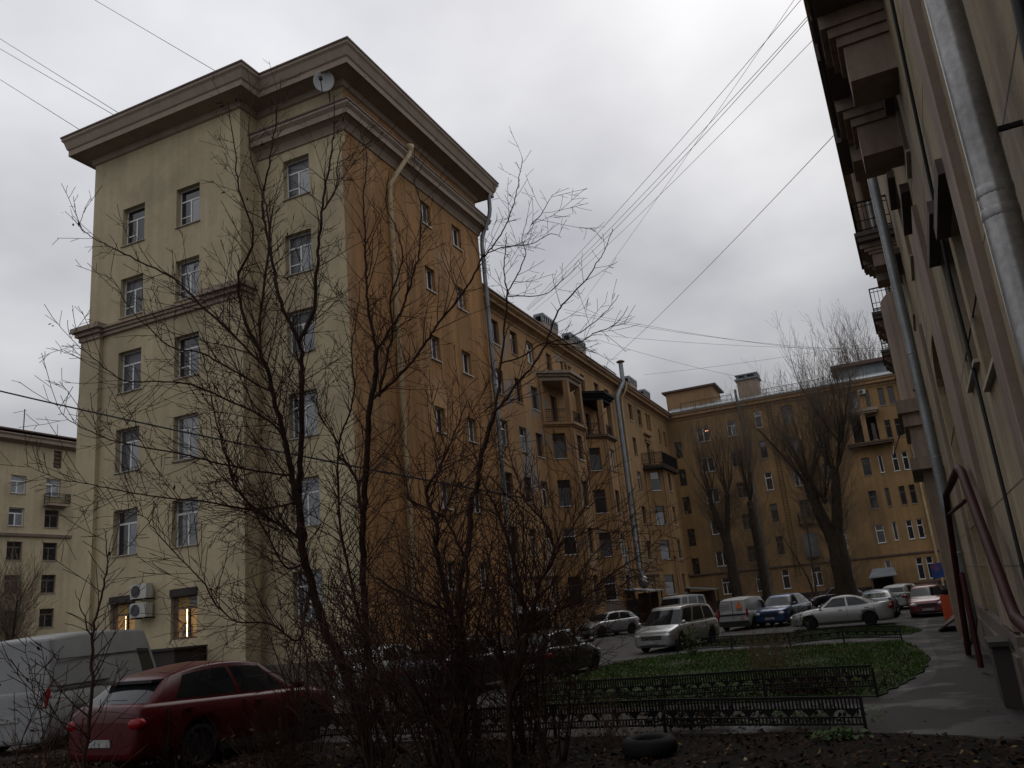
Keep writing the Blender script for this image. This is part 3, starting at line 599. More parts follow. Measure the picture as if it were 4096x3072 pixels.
part('side_wall', MB().box(-2.6, -2.45, YF-1.9, YF-.02, 0, 1.8), 'rust_sheet', t); part('side_wall', MB().box(-.5, -.35, YF-1.9, YF-.02, 0, 1.8), 'rust_sheet', t); part('doorway', MB().box(-2.4, -.55, YF-.12, YF-.06, 0, 1.8), 'room_dark', t)
one('parapet_wall', MB().box(.2, 3.4, -.12, .12, 0, .9).box(.15, 3.45, -.16, .16, .903, 1.0), 'rust_sheet', 'low reddish parapet wall beside the far entrance canopy', 'wall', (0, YF-2.2, 0))
one('blue_banner', MB().quad((0, 0, 1.5), (1.1, -.1, 1.6), (1.15, -.1, 2.6), (.0, .05, 2.5)).quad((0, .03, 2.5), (1.15, -.07, 2.6), (1.1, -.07, 1.6), (0, .03, 1.5)).bar((.03, .05, 0), (.03, .05, 2.55), .05).bar((1.1, -.05, 0), (1.1, -.05, 2.65), .05), 'blue_cloth', 'blue and purple banner hung on posts beside the right-hand wall', 'banner', (2.15, 66, 0))

# ------------------------------------------------------------------ cream block across the street on the left
lb = thing('left_building', 'distant cream block at the left edge with a small iron balcony', 'building', (-80, 50, 0)); XB = -75
FB = frame((XB, 0), (0, 1)); ops = []
for i, z in enumerate((17.2, 14.1, 10.9, 7.8, 4.6, 1.5)):
    for a in (48.2, 52.25, 55.95, 60.2): ops.append((a, a+1.55, z, z+1.75))
part('wall', wall_mesh(28, 66, 0, 22.3, ops+[(56.6, 57.5, 20.1, 21.9)], .2), 'cream', lb, FB)
for i, o_ in enumerate(ops):
    k = i//4; window(lb, FB, *o_, 'T', ('window_white', 'pane_sky', 'pane_curtain') if k < 2 and i % 4 != 2 or k == 0 else ('window_wood', 'pane_dark', 'pane_dark'), fw=.1)
vg = MB()
for i in range(5): vg.bar((XB-.1, 56.6, 20.1+i*.42), (XB-.1, 57.5, 20.35+i*.38), .05); vg.bar((XB-.1, 57.5, 20.1+i*.42), (XB-.1, 56.6, 20.35+i*.38), .05)
part('lattice_vent', vg, 'brown_trim', lb); part('vent_back', MB().box(56.6, 57.5, .2, .25, 20.1, 21.9), 'stain_soffit', lb, FB)
part('interior_core', MB().box(28, 66, .3, 12, 0, 22.2), 'room_dark', lb, FB)
part('cornice', sweep([(XB, 28), (XB, 66)], [(0, 22.0), (.1, 22.1), (.7, 22.3), (.7, 22.6), (.85, 22.75), (.85, 22.85), (0, 23.1)]), 'cornice_cream', lb)
part('roof', MB().prism([(XB+.9, 28), (XB+.9, 66), (XB-12, 66), (XB-12, 28)], 23.11, 23.25), 'roof_metal', lb)
part('string_course', sweep([(XB, 28), (XB, 58.9)], [(0, 13.1), (.2, 13.15), (.3, 13.4), (0, 13.5)]), 'cornice_cream', lb)
part('balcony_slab', MB().box(55.7, 58.2, -.8, .05, 16.2, 16.4), 'cornice_cream', lb, FB); railing(lb, [(XB, 55.8, 0), (XB+.75, 55.8, 0), (XB+.75, 58.1, 0), (XB, 58.1, 0)], 16.4, 17.4, .12, 'iron')
part('antenna', MB().bar((XB-2, 54.6, 23.2), (XB-2, 54.6, 26.2), .07).bar((XB-2, 53.4, 25.6), (XB-2, 54.8, 26.1), .04), 'iron', lb)

# ------------------------------------------------------------------ building close on the right
RB = math.atan(.033); X0 = 1.05
ur = Vector((math.sin(RB), math.cos(RB), 0))            # along the wall, away from the camera
FRB = frame((X0, 0), (-ur.x, -ur.y))                     # local x = -q, y into the wall
rb = thing('right_building', 'tall cream building close on the right with bracketed balconies overhead', 'building', (X0+6, 24, 0))
def Q(q0, q1): return (-q1, -q0)
op = []
WQ = [(11.6, 13.6, 4.75, 6.74), (16.5, 18.6, 7.3, 9.2), (20.3, 22.1, 9.3, 11.25), (26.4, 28.3, 9.6, 11.5), (14.2, 15.2, 9.0, 10.3), (9.4, 11.2, 4.3, 6.3), (6.4, 8.2, 8.2, 10.4), (12.4, 14.0, 12.6, 14.6), (16.5, 18.2, 12.6, 14.6), (35, 36.5, 9.6, 11.5), (35, 36.5, 5.8, 7.7), (39, 40.5, 9.6, 11.5), (39, 40.5, 5.8, 7.7)]
for q0, q1, a, b in WQ: op.append((*Q(q0, q1), a, b))
NICHE = (18.9, 23.4, .9, 7.4)
op.append((*Q(NICHE[0], NICHE[1]), NICHE[2], NICHE[3]))
part('wall', wall_mesh(-62, 6, 0, 24, op, .28), 'right_wall', rb, FRB)
part('interior_core', MB().box(-62, 6, .45, 11, 0, 23.9), 'room_dark', rb, FRB)
part('niche_back', MB().box(*Q(NICHE[0], NICHE[1]), .3, .36, NICHE[2], NICHE[3]), 'right_stone', rb, FRB)
# arched head of the blind niche
ar = MB(); nq0, nq1 = Q(NICHE[0], NICHE[1]); cxm = (nq0+nq1)/2; rad = (nq1-nq0)/2; seg = 14; zb = NICHE[3]
pts = [(cxm+rad*math.cos(PI*i/seg), NICHE[3]-.9+.9*math.sin(PI*i/seg)) for i in range(seg+1)]
for i in range(seg):
    a, b = pts[i], pts[i+1]; ar.quad((a[0], .005, a[1]), (b[0], .005, b[1]), (b[0], .005, zb+.001), (a[0], .005, zb+.001)); ar.quad((a[0], .005, a[1]), (a[0], .31, a[1]), (b[0], .31, b[1]), (b[0], .005, b[1]))
part('niche_arch', ar, 'right_wall', rb, FRB)
for q0, q1, a, b in WQ:
    window(rb, FRB, *Q(q0, q1), a, b, 'T', ('window_wood', 'pane_dark', 'pane_dark'), .28, 'sill_metal')
    x0, x1 = Q(q0, q1); part('window_hood', MB().box(x0-.12, x1+.12, -.16, .03, b+.02, b+.2), 'right_dark', rb, FRB)
# pilasters, plinth
for q0, q1 in ((8.6, 9.3), (15.6, 18.3), (23.9, 24.6)): part('pilaster', MB().box(*Q(q0, q1), -.09, .05, 1.2, 8.6), 'right_stone', rb, FRB)
part('plinth', MB().box(-62, -15.2, -.16, .05, 0, .85).box(-62, -15.2, -.10, .05, .853, 1.15).box(-15.203, 6, -.1, .05, 0, 1.0), 'plinth', rb, FRB)
jn = MB()
for z in (2.2, 3.1, 5.2, 7.9, 9.0, 11.9, 13.0): jn.box(-62, 6, -.002, .02, z, z+.02)
part('mortar_joint', jn, 'right_dark', rb, FRB)
part('cornice', MB().box(-62, 6, -.95, .05, 23.0, 23.4).box(-62, 6, -1.15, .05, 23.403, 23.8), 'right_stone', rb, FRB)
# balconies: stepped consoles carry each slab
def console(q0, q1, z0, z1, d, mat='right_stone'):
    x0, x1 = Q(q0, q1); h = z1-z0
    mb = MB().box(x0, x1, -d*.70, .05, z0, z0+h*.52).box(x0-.05, x1+.05, -d*.78, .05, z0+h*.523, z0+h*.66).box(x0-.10, x1+.10, -d*.88, .05, z0+h*.663, z0+h*.80).box(x0-.15, x1+.15, -d*.98, .05, z0+h*.803, z1)
    return part('console', mb, mat, rb, FRB)
def balcony(q0, q1, z, d, rail=True, cons=(), ch=1.0):
    x0, x1 = Q(q0, q1)
    s = part('balcony_slab', MB().box(x0, x1, -d, .03, z, z+.16).box(x0-.06, x1+.06, -d-.06, .03, z+.163, z+.3), 'right_dark', rb, FRB)
    for c in cons: console(c, c+.85, z-ch, z-.003, d)
    if rail:
        f = lambda q, o: tuple(FRB @ Vector((-q, -o, 0)))
        railing(rb, [f(q0+.05, 0), f(q0+.05, d-.04), f(q1-.05, d-.04), f(q1-.05, 0)], z+.3, z+1.35, .14, 'iron')
    return s
balcony(11.9, 17.0, 10.9, .97, False, (12.7, 15.4), 1.2)
part('balcony_parapet', MB().box(*Q(12.0, 16.9), -.92, -.8, 11.2, 12.1), 'right_stone', rb, FRB); part('balcony_parapet', MB().box(*Q(12.0, 12.12), -.8, .0, 11.2, 12.1), 'right_stone', rb, FRB)
balcony(15.6, 22.3, 12.75, .99, False, (), 1.0)
for q_ in (16.1, 19.8): part('slab_block', MB().box(*Q(q_, q_+1.9), -1.09, .03, 12.35, 12.747), 'right_dark', rb, FRB); part('console', MB().box(*Q(q_+.3, q_+1.5), -.82, .03, 11.9, 12.347), 'right_stone', rb, FRB)
part('balcony_parapet', MB().box(*Q(15.8, 22.2), -.97, -.85, 13.05, 13.9), 'right_dark', rb, FRB)
balcony(27.4, 30.6, 12.6, 1.1, True, (27.8, 29.4), .8); part('balcony_post', MB().lathe([(.14, 0), (.12, .2), (.11, 2.6), (.16, 2.8)], 10, c=tuple(FRB @ Vector((-28.2, -.75, 12.9)))), 'right_stone', rb)
balcony(37.0, 40.2, 12.65, 1.12, True, (37.5, 39.1), .8)
balcony(44.0, 47.0, 12.65, 1.1, True, (44.4, 46.0), .8)
# rounded stair bay standing on stepped cornice blocks, further along
bayp = [(-31.2-2.0+2.0*math.cos(PI*i/16), -.82*math.sin(PI*i/16)) for i in range(17)]
part('round_bay', MB().prism(bayp+[(-35.2, .1), (-31.2, .1)], 7.9, 12.0), 'right_stone', rb, FRB)
part('bay_cornice', MB().box(*Q(30.8, 35.8), -1.05, .03, 7.45, 7.9).box(*Q(31.0, 35.6), -.92, .03, 7.0, 7.447).box(*Q(31.2, 35.4), -.78, .03, 5.9, 6.997).box(*Q(30.9, 35.7), -.98, .03, 5.5, 5.897), 'right_stone', rb, FRB)
part('bay_pier', MB().box(*Q(31.5, 32.2), -.66, .03, 0, 5.497), 'right_stone', rb, FRB); part('bay_pier', MB().box(*Q(34.5, 35.2), -.66, .03, 0, 5.497), 'right_stone', rb, FRB)
def L(q, off, z): return tuple(FRB @ Vector((-q, -off, z)))
p1 = downpipe(rb, [L(5.55, .24, 2.6), L(5.55, .24, 22.6)], .105, 'zinc', n=20, collars=[L(5.55, .24, z) for z in (4.35, 4.5, 6.5)])
downpipe(rb, [L(5.55, .24, .5), L(5.55, .24, 2.6)], .105, 'zinc_dark', n=16)
for z in (4.9, 8.2): part('pipe_bracket', MB().bar(L(5.55, .24, z), L(5.55, 0, z), .03), 'iron', rb)
downpipe(rb, [L(25.9, .62, .26), L(25.7, .46, .5), L(25.5, .36, .85), L(25.5, .33, 9.0), L(25.5, .33, 22.5)], .14, 'zinc_mid', n=14, collars=[L(25.5, .335, z) for z in (2.6, 5.2, 8.2)])
downpipe(rb, [L(42, .28, .3), L(42, .28, 20)], .12, 'zinc_mid', n=10)
part('conduit', MB().tube([L(11.9, .06, .5), L(11.9, .06, 4.5), L(12.0, .06, 6.0), L(11.4, .06, 7.4), L(10.6, .06, 9.5)], .024, 6), 'cable', rb)
part('conduit', MB().tube([L(4.4, .1, 3.4), L(4.45, .12, 4.4), L(4.3, .1, 5.2), L(4.4, .12, 6.5), L(4.3, .1, 9)], .03, 6), 'cable', rb)
gp = part('gas_pipe', MB().tube([L(25.2, .62, .05), L(24.6, .55, 1.2), L(23.6, .42, 3.3), L(22.6, .38, 3.95), L(17.0, .26, 3.98), L(16.3, .25, 3.85), L(15.8, .25, 3.55), L(12.6, .24, 1.75), L(12.2, .24, 1.6), L(10.5, .24, 1.55), L(6.5, .24, 1.5)], .075, 10), 'red_pipe', rb)
part('gas_pipe', MB().tube([L(23.0, .4, 3.5), L(17.2, .26, 3.4)], .04, 8), 'red_pipe', rb)
part('gas_pipe', MB().tube([L(21.4, .5, .1), L(21.4, .48, 1.3), L(21.8, .45, 2.1)], .06, 8), 'red_pipe', rb)
part('pipe_stub', MB().box(*Q(16.2, 17.3), -.42, -.163, 0, .95).box(*Q(16.1, 17.4), -.46, -.163, .953, 1.03), 'plinth_dark', rb, FRB)
cb_ = thing('hanging_cable', 'black cable strung from the right wall across to the far building', 'cable', L(30, .3, 8.2)); part('wire', MB().tube([L(30, .3, 8.2), (1.2, 60, 9.6), (2.2, YF-.2, 15.2)], .03, 5), 'cable', cb_)
# things standing along the right wall
ob = thing('barrier_block', 'red-orange plastic barrier standing against the right wall behind the path', 'barrier', (1.75, 43, 0)); part('body', MB().prism([(1.5, 42.7), (1.98, 42.7), (2.05, 43.3), (1.55, 43.3)], 0, .98), 'orange_plastic', ob); part('lid', MB().prism([(1.52, 42.72), (1.96, 42.72), (2.03, 43.28), (1.57, 43.28)], .983, 1.05), 'orange_plastic', ob); part('bag_on_top', MB().ellipsoid((1.8, 43.0, 1.2), (.2, .25, .16), 10, 6), 'rubber', ob)
bd = thing('leaning_board', 'dark board on a ramp leaning at the foot of the right wall', 'board', (1.35, 34.8, 0))
bb = MB(); a, b, c, d = (.95, 34.9, .02), (1.25, 38.0, .02), (2.05, 38.0, .72), (1.95, 34.9, .62); bb.quad(a, b, c, d); bb.quad((a[0], a[1], a[2]+.04), (d[0], d[1], d[2]+.04), (c[0], c[1], c[2]+.04), (b[0], b[1], b[2]+.04)); bb.quad(a, d, (d[0], d[1], d[2]+.04), (a[0], a[1], a[2]+.04)); part('board', bb, 'rust_sheet', bd); part('ramp_edge', MB().bar((.93, 34.87, .05), (1.96, 34.87, .66), .06), 'iron_rail', bd)
# ------------------------------------------------------------------ vehicles
def catmull(P, n):
    out = []; m = len(P)
    for i in range(m-1):
        p0, p1, p2, p3 = P[max(i-1, 0)], P[i], P[i+1], P[min(i+2, m-1)]
        for k in range(n):
            t = k/n; out.append(tuple(.5*(2*b+(c-a)*t+(2*a-5*b+4*c-d)*t*t+(3*b-a-3*c+d)*t**3) for a, b, c, d in zip(p0, p1, p2, p3)))
    out.append(P[-1]); return out
def lerp(a, b, t): return a+(b-a)*t
# body styles. st: (x/L, z_bottom, z_top, width factor) front -> rear; gh: windscreen base/top, rear base/top (x/L), side glass as fractions
STY = {
 'sedan': dict(L=4.5, W=1.75, H=1.45, wb=2.62, fo=.40, r=.31, st=[(.5, .30, .60, .70), (.488, .22, .68, .82), (.455, .18, .74, .92), (.38, .17, .82, .975), (.28, .17, .89, 1), (.2, .17, .93, 1), (0, .17, .94, 1), (-.2, .17, .96, 1), (-.32, .18, 1.0, .99), (-.43, .2, 1.03, .95), (-.485, .25, 1.0, .85), (-.5, .33, .82, .74)],
               gh=(.235, .07, -.40, -.22), gl=[(.06, .46), (.50, .86)], bw=.92, rw=.70),
 'hatch': dict(L=4.1, W=1.74, H=1.5, wb=2.5, fo=.40, r=.31, st=[(.5, .30, .64, .72), (.487, .21, .73, .84), (.45, .18, .80, .93), (.37, .17, .88, .98), (.26, .17, .95, 1), (.1, .17, .97, 1), (-.2, .17, 1.0, 1), (-.38, .18, 1.02, .985), (-.465, .22, 1.02, .94), (-.492, .26, .96, .87), (-.5, .34, .80, .78)],
               gh=(.26, .10, -.485, -.40), gl=[(.05, .42), (.46, .80)], bw=.92, rw=.72),
 'suv': dict(L=4.45, W=1.85, H=1.68, wb=2.63, fo=.40, r=.355, st=[(.5, .36, .74, .72), (.488, .27, .84, .84), (.45, .23, .92, .94), (.36, .22, 1.0, .985), (.26, .22, 1.05, 1), (.1, .22, 1.07, 1), (-.15, .22, 1.10, 1), (-.36, .23, 1.12, .99), (-.46, .27, 1.12, .95), (-.492, .31, 1.04, .88), (-.5, .40, .86, .80)],
               gh=(.27, .10, -.485, -.375), gl=[(.05, .40), (.43, .84)], bw=.915, rw=.70, drop=.17),
 'mpv': dict(L=4.8, W=1.88, H=1.78, wb=2.9, fo=.40, r=.34, st=[(.5, .32, .66, .72), (.488, .22, .78, .85), (.455, .19, .86, .94), (.38, .18, .95, .985), (.3, .18, 1.03, 1), (.15, .18, 1.06, 1), (-.2, .18, 1.07, 1), (-.42, .19, 1.08, .985), (-.475, .22, 1.06, .95), (-.495, .26, 1.0, .9), (-.5, .35, .85, .84)],
               gh=(.34, .17, -.485, -.43), gl=[(.05, .30), (.335, .62), (.655, .92)], bw=.925, rw=.76),
 'van': dict(L=4.45, W=1.75, H=1.72, wb=2.9, fo=.40, r=.31, st=[(.5, .30, .66, .72), (.487, .21, .76, .84), (.45, .18, .84, .93), (.37, .17, .92, .98), (.28, .17, .99, 1), (.1, .17, 1.0, 1), (-.2, .17, 1.0, 1), (-.44, .18, 1.0, .99), (-.485, .21, .98, .965), (-.497, .24, .96, .93), (-.5, .32, .9, .9)],
             gh=(.27, .12, -.492, -.478), gl=[(.05, .36)], bw=.94, rw=.80, panel=True),
 'bigvan': dict(L=5.9, W=2.0, H=2.62, wb=3.7, fo=.16, r=.36, st=[(.5, .36, .78, .74), (.49, .26, .95, .86), (.46, .22, 1.08, .95), (.41, .2, 1.2, .99), (.36, .2, 1.3, 1), (.2, .2, 1.32, 1), (-.2, .2, 1.32, 1), (-.45, .2, 1.32, 1), (-.49, .22, 1.32, .985), (-.498, .26, 1.3, .97), (-.5, .32, 1.2, .95)],
                gh=(.405, .265, -.496, -.488), gl=[(.035, .185)], bw=.965, rw=.88, panel=True, glz=.62),
 'minibus': dict(L=4.9, W=1.9, H=2.05, wb=3.0, fo=.3, r=.33, st=[(.5, .34, .75, .76), (.49, .24, .9, .87), (.46, .2, 1.0, .95), (.40, .19, 1.1, .99), (.33, .19, 1.17, 1), (0, .19, 1.2, 1), (-.3, .19, 1.2, 1), (-.46, .2, 1.2, .99), (-.49, .22, 1.18, .97), (-.5, .3, 1.05, .94)],
                 gh=(.385, .27, -.492, -.47), gl=[(.04, .24), (.29, .62), (.66, .93)], bw=.95, rw=.84),
}
_wheels = {}
def wheel_meshes(r):
    if r not in _wheels:
        t = MB().lathe([(r*.66, -.085), (r*.70, -.10), (r*.9, -.105), (r*.985, -.075), (r, -.03), (r, .03), (r*.985, .075), (r*.9, .105), (r*.70, .10), (r*.66, .085)], 24, 'y').mesh('tyre', 'rubber')
        w = MB().lathe([(.0, .05), (r*.15, .052), (r*.2, .035), (r*.2, .0), (r*.67, -.02), (r*.67, -.06), (0, -.06)], 20, 'y')
        for k in range(5):
            a = 2*PI*k/5
            ca, sa = math.cos(a), math.sin(a)
            for sgn in (-1, 1):
                pass
            pA = Vector((ca*r*.14, .03, sa*r*.14)); pB = Vector((ca*r*.62, .055, sa*r*.62)); w.bar(pA, pB, r*.17)
        w.lathe([(r*.60, .05), (r*.665, .07), (r*.675, .04), (r*.62, .02)], 24, 'y')
        _wheels[r] = (t, w.mesh('rim', 'rim'))
    return _wheels[r]
def car(label, style, pnt, x, y, heading, group=None, name='parked_car', cat='car', scale=1., pitch=0., H=None, plates=True, z=0., Lk=None, tail='lamp_red', extra=None, roofrail=False, spoiler=False, lowtrim=False):
    """heading: degrees clockwise from +Y. car axis +x forward"""
    S = STY[style]; L, W = S['L']*(Lk or 1), S['W']; Hh = H or S['H']; r = S['r']
    M4 = Matrix.Translation((x, y, z)) @ Matrix.Rotation(math.radians(90-heading), 4, 'Z') @ Matrix.Rotation(math.radians(pitch), 4, 'Y') @ Matrix.Scale(scale, 4)
    t = thing(name, label, cat, group=group, M4=M4)
    # lower body
    st = catmull(S['st'], 5); bm = MB(); K = 11
    def ring(s):
        X, zb, zt, wf = s[0]*L, s[1], s[2], s[3]; h = W/2*wf; dz = zt-zb
        return [(X, 0, zb), (X, h*.82, zb), (X, h*.955, zb+dz*.08), (X, h*.985, zb+dz*.25), (X, h, zb+dz*.5), (X, h*.992, zb+dz*.72), (X, h*.965, zb+dz*.90), (X, h*.91, zb+dz*.97), (X, h*.80, zb+dz*.998), (X, h*.45, zb+dz*1.012), (X, 0, zb+dz*1.016)]
    n = len(st)
    for s in st:
        q = ring(s); bm.v += q + [(a, -b, c) for a, b, c in q[1:-1]]
    P = 2*K-2
    def idx(i, k): return i*P+(k if k < K else k)
    order = list(range(K)) + list(range(2*K-3, K-1, -1))          # closed loop around one station
    for i in range(n-1):
        for k in range(P):
            a, b = order[k], order[(k+1) % P]; bm.face((i*P+a, (i+1)*P+a, (i+1)*P+b, i*P+b), True)
    bm.face(tuple(order[::-1])); bm.face(tuple((n-1)*P+k for k in order))
    me = bm.mesh('body', [pnt, 'car_black_trim'])
    bmm = bmesh.new(); bmm.from_mesh(me); bmesh.ops.recalc_face_normals(bmm, faces=bmm.faces); bmm.to_mesh(me); bmm.free()
    # wheel arches cut out of the shell
    fx = L/2-L*.5*(.385 if style != 'bigvan' else .36); xs = [fx, fx-S['wb']]
    cut = MB(); cut.cur = 1
    for xx in xs: cut.lathe([(r*1.17, -W), (r*1.17, W)], 20, 'y', c=(xx, 0, r*.98))
    cme = cut.mesh('cut', [pnt, 'car_black_trim']); bmm = bmesh.new(); bmm.from_mesh(cme); bmesh.ops.recalc_face_normals(bmm, faces=bmm.faces); bmm.to_mesh(cme); bmm.free()
    ob_ = bpy.data.objects.new('tmp', me); oc_ = bpy.data.objects.new('tmpc', cme); COL.objects.link(ob_); COL.objects.link(oc_)
    mo = ob_.modifiers.new('b', 'BOOLEAN'); mo.operation = 'DIFFERENCE'; mo.solver = 'EXACT'; mo.object = oc_
    dg = bpy.context.evaluated_depsgraph_get(); m2_ = bpy.data.meshes.new_from_object(ob_.evaluated_get(dg)); bpy.data.objects.remove(ob_); bpy.data.objects.remove(oc_)
    body = put('body', m2_, t, M4)
    # filler so that nothing shows through the arches
    part('underbody', MB().box(xs[1]-r*1.1, xs[0]+r*1.1, -W*.33, W*.33, .2, .75), 'car_black_trim', t, M4)
    for xx in xs:
        for sgn in (1, -1):
            ty, rm = wheel_meshes(r); Mw = M4 @ Matrix.Translation((xx, sgn*(W/2-.115), r)) @ Matrix.Rotation(0 if sgn > 0 else PI, 4, 'Z')
            wh = put('wheel', rm, t, Mw); put('tyre', ty, wh, Mw)
    # greenhouse: belt loop to roof loop
    zb_f = lambda X: np.interp(X/L, [s[0] for s in st[::-1]], [s[2] for s in st[::-1]])
    g0, g1, g2, g3 = [v*L for v in S['gh']]; bw, rw = W/2*S['bw'], W/2*S['rw']
    gl = S['gl']; cuts = sorted({0., .03, 1., *[c for ab in gl for c in ab], *[round(.1*i+.05, 3) for i in range(10)]})
    def loop(h):                                   # one half loop, front centre -> rear centre
        hh = h; out = []
        fx_, rx_ = lerp(g0, g1, hh), lerp(g2, g3, hh); w = lerp(bw, rw, hh)+.025*math.sin(PI*hh)
        zt = lambda X, side: lerp(float(zb_f(lerp(g0, g2, side)))-.03, Hh-.05-S.get('drop', .10)*(abs(side-.40)/.60)**2.2, hh)
        fc = .16*(1-.3*hh)*W/1.75; rc = (.10 if style in ('sedan', 'hatch', 'suv') else .04)
        for f_, off in ((0., 0.), (.4, .05), (.75, .32), (.93, .72)): out.append((fx_-off*fc, w*f_, zt(0, 0.)))
        for c in cuts: out.append((lerp(fx_-fc, rx_+rc, c), w*(1-.05*(max(0, c-.6)/.4)**2-.05*max(0, .25-c)/.25), zt(0, c)))
        for f_, off in ((.93, .72), (.75, .32), (.4, .05), (0., 0.)): out.append((rx_+off*rc, w*f_*.95, zt(0, 1.)))
        return out
    lv = [0., .07, .3, .6, .86, .95, 1.]; loops = [loop(h) for h in lv]; nn = len(loops[0]); c0 = 4; c1 = 4+len(cuts)-1
    glz = S.get('glz', 1.)
    groups = {'paint': MB(), 'ws': MB(), 'rw': MB()}
    for i in range(len(gl)):
        for sd in (1, -1): groups[('s', i, sd)] = MB()
    def addq(mb, sd, a, b, c, d):
        q = [(p[0], p[1]*sd, p[2]) for p in (a, b, c, d)]
        if sd < 0: q = q[::-1]
        mb.quad(*q, True)
    for sd in (1, -1):
        for k in range(nn-1):
            for j in range(len(lv)-1):
                a, b, c, d = loops[j][k], loops[j][k+1], loops[j+1][k+1], loops[j+1][k]; dst = groups['paint']
                inz = 1 <= j <= 3 if glz == 1. else (1 <= j <= 2)
                if inz and k < 3: dst = groups['ws']
                elif inz and k >= nn-4 and not S.get('panel'): dst = groups['rw']
                elif inz and c0 <= k < c1:
                    cm = (cuts[k-c0]+cuts[k-c0+1])/2
                    for i, (u, v) in enumerate(gl):
                        if u < cm < v: dst = groups[('s', i, sd)]
                addq(dst, sd, a, b, c, d)
        # roof cap
        top = loops[-1]; mid = (lerp(g1, g3, .5), 0, Hh); prev = top
        for f_ in (.82, .5, .2):
            cur = [(lerp(mid[0], p[0], f_ if True else 1), p[1]*f_, lerp(Hh, p[2], f_**1.6)) for p in top]
            for k in range(nn-1): addq(groups['paint'], sd, prev[k], prev[k+1], cur[k+1], cur[k])
            prev = cur
        for k in range(nn-1): addq(groups['paint'], sd, prev[k], prev[k+1], mid, mid)
    def weld(me):
        b_ = bmesh.new(); b_.from_mesh(me); bmesh.ops.remove_doubles(b_, verts=b_.verts, dist=.0005); bmesh.ops.recalc_face_normals(b_, faces=b_.faces); b_.to_mesh(me); b_.free(); return me
    put('roof', weld(groups['paint'].mesh('roof', pnt)), t, M4)
    put('windscreen', weld(groups['ws'].mesh('windscreen', 'car_glass')), t, M4)
    if groups['rw'].f: put('rear_window', weld(groups['rw'].mesh('rear_window', 'car_glass')), t, M4)
    for key, mb in groups.items():
        if isinstance(key, tuple) and mb.f: put('side_window', weld(mb.mesh('side_window', 'car_glass')), t, M4)
    # lamps, grille, plates, mirrors, handles
    sF = st[4]; sR = st[-5]; zF = lerp(sF[1], sF[2], .80); zR = lerp(sR[1], sR[2], .74)
    for sgn in (1, -1):
        put('headlight', MB().ellipsoid((L*.484, sgn*W*.345, zF), (.10, .185, .085), 14, 10).mesh('headlight', 'lamp_clear'), t, M4)
        if style in ('van', 'minibus', 'bigvan', 'mpv'): q = MB().ellipsoid((-L*.492, sgn*W*.445, zR+.12), (.075, .065, .27), 10, 8)
        else: q = MB().ellipsoid((-L*.482, sgn*W*.40, zR), (.115, .17, .105), 14, 10)
        put('tail_light', q.mesh('tail_light', tail), t, M4)
        xm = g0-.22
        mr = MB().ellipsoid((xm, sgn*(W/2+.09), float(zb_f(xm))+.06), (.075, .11, .075), 10, 6).box(xm-.03, xm+.03, sgn*W*.43, sgn*(W/2+.06), float(zb_f(xm))-.02, float(zb_f(xm))+.03)
        put('mirror', mr.mesh('mirror', pnt if style not in ('bigvan',) else 'car_black_trim'), t, M4)
        for i, (u, v) in enumerate(gl[:2]):
            xh = lerp(g0, g2, v-.08)
            put('door_handle', MB().box(xh-.09, xh+.09, sgn*(W/2-.02), sgn*(W/2+.022), float(zb_f(xh))-.17, float(zb_f(xh))-.135).mesh('door_handle', pnt), t, M4)
    gz = lerp(S['st'][1][1], S['st'][1][2], .62)
    gr = MB()
    for k_ in range(3): gr.box(L*.44, L*.504, -W*.24, W*.24, gz-.06+k_*.055, gz-.022+k_*.055)
    put('grille', gr.mesh('grille', 'car_black_trim'), t, M4)
    put('bumper_intake', MB().box(L*.42, L*.499, -W*.30, W*.30, S['st'][1][1]+.04, S['st'][1][1]+.15).mesh('bumper_intake', 'car_black_trim'), t, M4)
    if plates:
        put('number_plate', MB().box(L*.45, L*.507, -.26, .26, gz-.22, gz-.11).mesh('number_plate', 'plate_white'), t, M4)
        put('number_plate', MB().box(-L*.505, -L*.45, -.26, .26, zR-.32, zR-.21).mesh('number_plate', 'plate_white'), t, M4)
    if roofrail:
        for sgn in (1, -1): put('roof_rail', MB().tube([(lerp(g1, g3, .02), sgn*rw*.93, Hh-.07), (lerp(g1, g3, .2), sgn*rw*.95, Hh+.02), (lerp(g1, g3, .7), sgn*rw*.95, Hh+.02), (lerp(g1, g3, .97), sgn*rw*.93, Hh-.08)], .02, 6).mesh('roof_rail', 'zinc'), t, M4)
    if spoiler: put('spoiler', MB().box(g3-.16, g3+.12, -rw*.93, rw*.93, Hh-.10-S.get('drop', .1), Hh-.055-S.get('drop', .1)).mesh('spoiler', 'car_black_trim'), t, M4)
    # door seams as thin raised rubbers and a rubbing strip
    for sgn in (1, -1):
        for c in ([gl[0][1]+.02] + ([gl[1][1]+.03] if len(gl) > 1 else [])):
            xh = lerp(g0, g2, c); zt = float(zb_f(xh))
            put('door_seam', MB().box(xh-.008, xh+.008, sgn*(W/2-.06), sgn*(W/2+.001), .38, zt*.9).mesh('door_seam', 'car_black_trim'), t, M4)
        put('sill_trim', MB().box(xs[1]+r*1.2, xs[0]-r*1.2, sgn*(W/2*.90), sgn*(W/2*.985), S['st'][5][1]+.01, S['st'][5][1]+.13).mesh('sill_trim', 'car_black_trim'), t, M4)
        if lowtrim: put('side_moulding', MB().box(-L*.3, L*.3, sgn*(W/2-.02), sgn*(W/2+.012), .55, .67).mesh('side_moulding', 'car_black_trim'), t, M4)
    if extra: extra(t, M4, L, W, Hh)
    return t
PK = 'cars parked in the courtyard'
